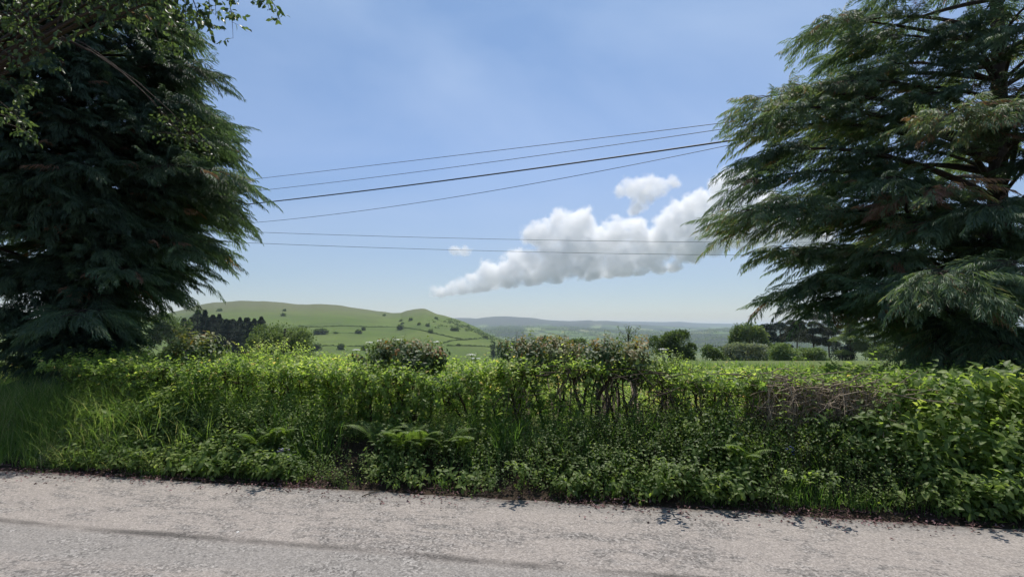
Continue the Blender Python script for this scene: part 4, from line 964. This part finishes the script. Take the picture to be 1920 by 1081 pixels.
for i, (px, w_, t_, b_, y, lab, mt, kd) in enumerate(PIN): T('pine_tree', lab, px, w_, t_, b_, y, kd, 220+i, mt, 'pines beyond the hedge', tone=.4, dens=1.6)
T('larch_tree', 'loose yellow-green conifer right of the pines', 1592, 74, 599, 678, 98, 'airy', 230, m_back, 'loose conifers beyond the hedge', tone=.7, dens=1.5)
T('larch_tree', 'thin see-through conifer between the two fuller ones', 1638, 56, 603, 678, 96, 'airy', 231, m_back, 'loose conifers beyond the hedge', tone=.5, dens=.9)
T('larch_tree', 'dark green conifer half hidden under the right cypress', 1676, 66, 600, 678, 92, 'airy', 232, m_back, 'loose conifers beyond the hedge', tone=.45, dens=1.3)
T('field_bush', 'dark low evergreen at the feet of the loose conifers', 1576, 44, 640, 676, 100, 'bush', 233, m_fir, tone=.5, cat='bush')
T('field_bush', 'dark thicket at the feet of the loose conifers, nearest the right cypress', 1655, 70, 648, 680, 88, 'bush', 234, m_back, tone=.35, cat='bush')
T('field_tree', 'green tree seen between the low branches of the right cypress', 1745, 80, 622, 680, 90, 'round', 235, tone=.5)
T('field_tree', 'rounded broadleaf tree at the left end of the fir wood', 322, 62, 588, 664, 150, 'round', 236, tone=.35)
FIR = [(345, 30, 600), (358, 30, 594), (371, 32, 589), (384, 34, 585), (399, 32, 590), (411, 30, 597), (424, 34, 602), (437, 32, 598), (450, 32, 603), (463, 34, 599), (477, 32, 597), (490, 30, 602), (352, 30, 606), (392, 32, 600), (430, 30, 608), (470, 32, 606)]
for i, (px, w_, t_) in enumerate(FIR):
    T('fir_tree', ('dark blue-green fir of the wood below the hill, '+ORD[i]+' from the left' if i < 12 else 'dark fir standing in front of the others of the wood, '+ORD[i-12]+' from the left'), px, w_*(2.0+.5*math.sin(i*3.7)), t_-3+5*math.sin(i*2.1), 668, 185+(12 if i > 11 else 0)+(i % 3)*4-(24 if i > 11 else 0), 'fir', 240+i, m_fir, 'firs of the dark wood below the hill', tone=.45, dens=.9)
def thin_tree():
    r = np.random.default_rng(260); y = 27.; x = float(at(1180, 600, y)[0]); zb = float(zg(x, y)); zt = float(at(1180, 626, y)[2]); base = np.array([x, y, zb])
    root = thing('young_tree', 'thin nearly bare young tree rising behind the pink-leaved shoot', 'tree', tuple(base)); g, gl = Geo(), Geo(); H = zt-zb
    tube(g, [base, base+[-.05, 0, H*.6], base+[-.12, 0, H]], [.05, .03, .008], 6); P = []
    for i in range(26):
        z0 = H*(.35+.6*r.random()); a = r.normal()*1.0; d = np.array([math.sin(a), .3*r.normal(), abs(math.cos(a))+.4])*(.25+.5*r.random())
        p0 = base+[-.06, 0, z0]; tube(g, [p0, p0+d*.6, p0+d], [.012, .004], 4)
        for j in range(9): P.append(p0+d*(.4+.7*r.random())+r.normal(0, .07, 3))
    P = np.array(P); n = len(P); leaves(gl, P, r.normal(size=(n, 3)), r.normal(size=(n, 3)), .09, .055, np.clip(.5+.2*r.normal(size=n), 0, 1))
    g.build('trunk', m_bark_dark, root, origin=base); gl.build('crown', m_back, root, origin=base)
thin_tree()

# ---- on the green hill
def hill_y(px, py):
    s = float(sy(px))/(CA-(540.5-py)/F*SA)*CA*0+ (px-960)/F/(CA-(540.5-py)/F*SA); ys = np.linspace(335, 1500, 1500); zz_ = z_hill(np.full_like(ys, s), ys); ray = CAM_Z+slope_at(py)*ys
    k = np.nonzero(zz_ >= ray)[0]; yy = ys[k[0]] if len(k) else 1000.
    return s, yy
HT = [(602, 626, 26, 12, 'wide dark thorn bush on the hill right of the big hawthorn'), (673, 625, 11, 8, 'small round thorn bush on the hill, left of a tiny upright one'), (682, 619, 5, 9, 'tiny upright tree on the hillside field line'), (751, 618, 11, 12, 'round tree on the field line below the rocky top'),
      (808, 624, 8, 8, 'small tree on the sloping field line right of the rocky top'), (594, 656, 18, 15, 'dark round tree low on the hill beside the big hawthorn'), (641, 655, 13, 13, 'dark round tree low on the hill, middle of three'), (685, 656, 11, 11, 'dark round tree low on the hill, beside the orange-topped shrub'),
      (770, 601, 5, 7, 'dark thorn high on the hill below the rocky top'), (752, 602, 4, 4, 'tiny thorn high on the hill, left of the others'), (755, 607, 4, 4, 'tiny thorn high on the hill, lower left of the others'), (786, 609, 4, 5, 'tiny thorn on the slope below the rocky top'), (802, 612, 6, 6, 'small dark thorn on the slope right of the rocky top'),
      (853, 620, 14, 9, 'dark tree at the edge of the scrubby slope'), (531, 592, 8, 5, 'small bush on the upper left hillside'), (411, 583, 9, 4, 'low bush on the upper left shoulder of the hill'), (533, 583, 5, 3, 'tiny bush high on the left hillside'), (861, 648, 5, 4, 'small bush on the lower right field line'), (910, 634, 10, 6, 'bush where two field lines meet at the right end of the hill'), (720, 592, 3, 3, 'tiny bush near the saddle of the hill'), (630, 625, 7, 3, 'low bush between the two thorn bushes on the hill'), (818, 598, 6, 4, 'dark clump on the right shoulder of the rocky top')]
for i, (px, py, w_, h_, lab) in enumerate(HT):
    s, y = hill_y(px, py); z = float(z_hill(np.array(s), np.array(y)))
    T('hill_tree', lab, px, w_*.95, py-h_*.8, py, y, 'bush', 300+i, tone=.55, group='thorn trees on the hill', dens=4, base_z=z-.2)
def hill_line(label, pts, hgt, seed, breaks=.1):
    r = np.random.default_rng(seed); g = Geo(); pts = np.array(pts, float); n = int(np.hypot(*np.diff(pts, axis=0).T).sum()*5)
    t = np.linspace(0, len(pts)-1, n); px = np.interp(t, range(len(pts)), pts[:, 0]); py = np.interp(t, range(len(pts)), pts[:, 1])+.15*vnoise(t*7, seed)
    sy_ = np.array([hill_y(a, b_) for a, b_ in zip(px[::3], py[::3])]); s = np.interp(np.arange(n), np.arange(n)[::3], sy_[:, 0]); y = np.interp(np.arange(n), np.arange(n)[::3], sy_[:, 1])
    k = r.random(n) > breaks*2*(vnoise(t*3, seed+.5) > .2); s, y = s[k], y[k]; s = np.repeat(s, 5); y = np.repeat(y, 5); n = len(s); y = y+r.normal(0, .7, n); z = z_hill(s, y)
    P = np.stack([s*y+r.normal(0, .4, n), y, z+.7*hgt*r.random(n)*(.6+.8*(vnoise(s*300, 1.)+.3))], -1)
    leaves(g, P, r.normal(size=(n, 3)), r.normal(size=(n, 3))+[0, -1, 1], hgt*.52, hgt*.42, np.clip(.3+.15*r.normal(size=n), 0, 1))
    b0 = P[0].copy(); o = g.build('field_hedge', m_back, origin=b0, label=label, cat='field hedge', group='field boundaries on the hill'); o.location = b0
hill_line('upper field boundary running across the green hill', [(560, 612), (600, 613), (640, 611), (690, 613), (745, 613), (785, 618), (810, 624), (840, 631), (870, 637)], 1.5, 1)
hill_line('curved field boundary at the right end of the hill', [(832, 643), (850, 638), (875, 637), (900, 634.5), (930, 636), (955, 640)], 1.6, 2)
hill_line('straight low field boundary near the right foot of the hill', [(838, 648), (865, 648), (900, 649), (945, 653)], 1.3, 3)
hill_line('faint field boundary between the thorn bushes', [(575, 625), (630, 624.5), (672, 624)], .8, 4, .3)
hill_line('lowest field boundary joining the three dark round trees', [(585, 649), (620, 648), (660, 649.5), (690, 649)], 1.2, 5)
def scrub():
    r = np.random.default_rng(333); g = Geo(); out = []
    for i in range(120):
        t = r.random()**.8; px = 836+88*t+r.normal()*3; py = 601+32*t+r.normal()*1.6+3*(1-t)*r.normal()
        if r.random() < .25: px, py = r.uniform(800, 870), r.uniform(597, 615)
        s, y = hill_y(px, py); z = float(z_hill(np.array(s), np.array(y))); w_ = (1.2+2.2*r.random())/F*y; c = np.array([s*y, y, z]); m = 26
        q = unit(r.normal(size=(m, 3))); P = c+q*[w_, w_, w_*.55]; leaves(g, P, unit(q+r.normal(0, .6, (m, 3))), unit(q+[0, 0, .5]), w_*.8, w_*.7, np.clip(.25+.15*r.normal(size=m), 0, 1))
    g.build('hillside_scrub', m_back, label='dark scrub spilling down the steep right side of the hill', cat='scrub', kind='stuff')
scrub()
def far_woods():               # tree lines and copses in the valley
    r = np.random.default_rng(444); g = Geo(); zf = ridge(R1, 4200, 1500, -78, 1.5, 26)
    for i in range(330):
        y = r.uniform(1550, 3900); s = r.uniform(-.15, 1.05); L_ = r.uniform(30, 420)*(1 if r.random() < .6 else .25); m = int(L_/7); a = r.normal()*.25
        x = s*y+np.cos(a)*np.linspace(-.5, .5, m)*L_; yy = y+np.sin(a)*np.linspace(-.5, .5, m)*L_+r.normal(0, 3+9*(r.random() < .3), m)
        z = zf(x/yy, yy); h = r.uniform(5, 11, m)
        for j in range(6):
            q = unit(r.normal(size=(m, 3))); P = np.stack([x, yy, z+h*.5], -1)+q*np.stack([h*.6]*3, -1)*[1, 1, .8]
            leaves(g, P, q, unit(q+[0, 0, .3]), h*.8, h*.75, np.clip(.3+.2*r.normal(size=m), 0, 1))
    g.build('valley_woods', m_back, label='distant tree lines and copses between the valley fields', cat='woods', kind='stuff')
far_woods()
def edge_trees():
    for i, (px, py, w_, h_, y, lab) in enumerate([(925, 639, 9, 6, 480, 'leftmost'), (937, 640, 8, 6, 470, 'second'), (949, 641, 10, 8, 460, 'third'), (960, 643, 9, 8, 450, 'fourth'), (978, 645, 14, 11, 400, 'fifth'), (995, 646, 10, 8, 390, 'sixth'), (1010, 648, 12, 9, 380, 'rightmost')]):
        T('field_tree', lab+' small dark tree of the row trailing off the right end of the hill', px, w_*1.2, py-h_, py+2, y, 'bush', 360+i, tone=.25, group='row of small trees below the hill', dens=4)
edge_trees()

# ================================================================== OVERHEAD CABLES
m_wire = NB('black_cable'); m_wire = m_wire.done(m_wire.bsdf((.03, .03, .033), .6, .3))
def cable(label, L_, M, Rr, yl, yr, rad, t1=1.22):
    A, B = at(*L_, yl), at(*Rr, yr); s = (M[0]-960)/F/(CA-(540.5-M[1])/F*SA)
    t = (s*A[1]-A[0])/((B[0]-A[0])-s*(B[1]-A[1])); p = A+(B-A)*t; zm = at(M[0], M[1], p[1])[2]
    k = (zm-p[2])/(t*(1-t)); tt = np.linspace(-.35, t1, 60)[:, None]
    P = A+(B-A)*tt+np.array([0, 0, 1.])*k*tt*(1-tt); g = Geo(); tube(g, P, rad, 6)
    o = g.build('overhead_cable', m_wire, origin=P[0], sm=True, label=label, cat='cable', group='overhead cables'); o.location = P[0]
cable('topmost thin cable crossing the sky', (500, 333), (900, 286), (1368, 229), 27, 15, .010)
cable('thin cable just above the thick one', (497, 356), (920, 304), (1368, 240), 27, 15, .010)
cable('thick black cable crossing the sky', (490, 380), (921, 327), (1380, 262), 26, 15, .026)
cable('lowest of the four sloping cables, thin and deeply sagging', (426, 421), (921, 358), (1363, 273), 26, 15, .009)
cable('upper of the two faint nearly level cables', (452, 434), (978, 449), (1384, 454), 62, 62, .022, 1.5)
cable('lower of the two faint nearly level cables', (462, 455), (837, 468), (1384, 478), 62, 62, .022, 1.5)
# ================================================================== AIR
def build_haze():
    x, y0, y1, z0, z1 = 26500, -26500, 26500, -190, 150
    V = [(-x, y0, z0), (x, y0, z0), (x, y1, z0), (-x, y1, z0), (-x, y0, z1), (x, y0, z1), (x, y1, z1), (-x, y1, z1)]
    Q = [(0, 3, 2, 1), (4, 5, 6, 7), (0, 1, 5, 4), (1, 2, 6, 5), (2, 3, 7, 6), (3, 0, 4, 7)]
    me = mesh_np('haze', V, quads=Q)
    b = NB('valley_air')
    pv = b.n('ShaderNodeVolumePrincipled', {'Color': (.74, .86, 1.0, 1), 'Density': 0.95e-4, 'Anisotropy': .15})
    b.t.links.new(pv.outputs[0], b.out.inputs['Volume'])
    obj('haze', me, b.m, kind='stuff', label='pale blue summer haze lying over the valley and far hills', cat='haze')
build_haze()

# ================================================================== CLOUDS (volumes beyond the haze)
mc = NB('cloud_vapour')
pv = mc.n('ShaderNodeVolumePrincipled', {'Color': (1, 1, 1, 1), 'Density': .016, 'Anisotropy': .2, 'Density Attribute': 'density'})
mc.t.links.new(pv.outputs[0], mc.out.inputs['Volume']); mc = mc.m
def cloud(blobs, D, label, rad, dens=1.0, seed=0, thick=1.0, vox=10.0, base=None):
    r_ = np.random.default_rng(seed)
    pts = []
    for (px, py, pr) in blobs:
        c = at(px, py, D); rr = pr/F*D
        n = int(40*(max(rr-rad, 1)/90.)**2)+10
        q = r_.normal(size=(n, 3)); q /= np.linalg.norm(q, axis=1)[:, None]
        q *= (r_.random(n)**.33)[:, None]*max(rr-rad, 1)
        q[:, 1] *= thick
        pts.append(c+q)
    pts = np.concatenate(pts)
    me = bpy.data.meshes.new('cloud'); me.from_pydata(pts.tolist(), [], [])
    o = obj('cloud', me, mc, label=label, kind='structure')
    g = bpy.data.node_groups.new('cloud_puffs', 'GeometryNodeTree')
    g.interface.new_socket('Geometry', in_out='INPUT', socket_type='NodeSocketGeometry')
    g.interface.new_socket('Geometry', in_out='OUTPUT', socket_type='NodeSocketGeometry')
    N, L = g.nodes.new, g.links.new
    gi, go = N('NodeGroupInput'), N('NodeGroupOutput')
    vc = N('GeometryNodeVolumeCube')
    mn = pts.min(0)-rad*1.9; mx = pts.max(0)+rad*1.9
    vc.inputs['Min'].default_value = mn; vc.inputs['Max'].default_value = mx
    for k, a in zip('XYZ', (mx-mn)/vox): vc.inputs['Resolution '+k].default_value = int(a)
    pr = N('GeometryNodeProximity'); pr.target_element = 'POINTS'
    L(gi.outputs[0], pr.inputs[0])
    pos = N('GeometryNodeInputPosition')
    def noise(sc, det, rough):
        n = N('ShaderNodeTexNoise'); n.inputs['Scale'].default_value = sc; n.inputs['Detail'].default_value = det
        n.inputs['Roughness'].default_value = rough; L(pos.outputs[0], n.inputs['Vector']); return n
    def m(op, a, b=None, c=None):
        n = N('ShaderNodeMath'); n.operation = op
        for i, v in enumerate((a, b, c)):
            if v is None: continue
            if isinstance(v, bpy.types.NodeSocket): L(v, n.inputs[i])
            else: n.inputs[i].default_value = v
        return n.outputs[0]
    n1 = noise(1/(rad*2.6), 9, .66).outputs[0]
    vo = N('ShaderNodeTexVoronoi'); vo.feature = 'SMOOTH_F1'; vo.inputs['Scale'].default_value = 1/(rad*.85); vo.inputs['Smoothness'].default_value = .4
    vo.inputs['Detail'].default_value = 2; L(pos.outputs[0], vo.inputs['Vector'])
    d = m('SUBTRACT', rad*1.75, pr.outputs['Distance'])
    d = m('ADD', d, m('MULTIPLY', m('SUBTRACT', n1, .5), rad*5.3))
    d = m('ADD', d, m('MULTIPLY', m('SUBTRACT', .45, vo.outputs['Distance']), rad*.55))
    if base:
        A_, B_ = at(*base[0], D), at(*base[1], D); sl_ = (B_[2]-A_[2])/(B_[0]-A_[0]); sx = N('ShaderNodeSeparateXYZ'); L(pos.outputs[0], sx.inputs[0])
        zb = m('ADD', m('MULTIPLY', sx.outputs[0], float(sl_)), float(A_[2]-sl_*A_[0]))
        zb = m('ADD', zb, m('MULTIPLY', m('SUBTRACT', n1, .5), rad*.8))
        d = m('SUBTRACT', d, m('MULTIPLY', m('MAXIMUM', m('SUBTRACT', zb, sx.outputs[2]), 0.0), 2.2))
    mr = N('ShaderNodeMapRange'); mr.interpolation_type = 'SMOOTHSTEP'
    L(d, mr.inputs[0]); mr.inputs[1].default_value = 0; mr.inputs[2].default_value = rad*.9
    mr.inputs[3].default_value = 0; mr.inputs[4].default_value = dens
    L(mr.outputs[0], vc.inputs['Density'])
    sm = N('GeometryNodeSetMaterial'); sm.inputs['Material'].default_value = mc
    L(vc.outputs[0], sm.inputs[0]); L(sm.outputs[0], go.inputs[0])
    md = o.modifiers.new('puffs', 'NODES'); md.node_group = g
    return o
BIG = [(826, 550, 9), (845, 545, 13), (870, 541, 16), (895, 532, 22), (920, 520, 30), (955, 512, 32), (965, 490, 26), (1000, 503, 36), (1040, 490, 45), (998, 441, 20), (1025, 440, 34), (1052, 428, 34), (1085, 424, 36), (1085, 455, 48), (1100, 490, 42), (1130, 460, 36),
       (1150, 445, 36), (1190, 443, 36), (1160, 490, 38), (1210, 475, 40), (1240, 455, 38), (1262, 425, 34), (1280, 400, 32), (1290, 450, 45), (1315, 385, 30), (1330, 430, 50), (1370, 365, 48), (1400, 335, 26), (1390, 420, 50), (1440, 400, 45), (1450, 440, 30), (1500, 430, 40), (1540, 445, 25),
       (1200, 514, 14), (1235, 514, 16), (1265, 506, 14), (1105, 527, 9)]
cloud(BIG, 5200, 'long white cumulus bank rising from left to right behind the right conifer', 62, seed=1, thick=.45, base=((805, 557), (1400, 490)))
cloud([(1163, 358, 13), (1185, 352, 20), (1210, 348, 23), (1235, 350, 18), (1262, 342, 11), (1207, 370, 20), (1192, 390, 16)], 5000, 'small ragged white cloud floating just above the long cloud bank', 45, dens=.8, seed=2)
cloud([(852, 470, 7), (861, 469, 8), (870, 470, 8), (878, 471, 6)], 5000, 'tiny white cloud wisp left of the long cloud bank', 34, dens=.9, seed=3, vox=6)
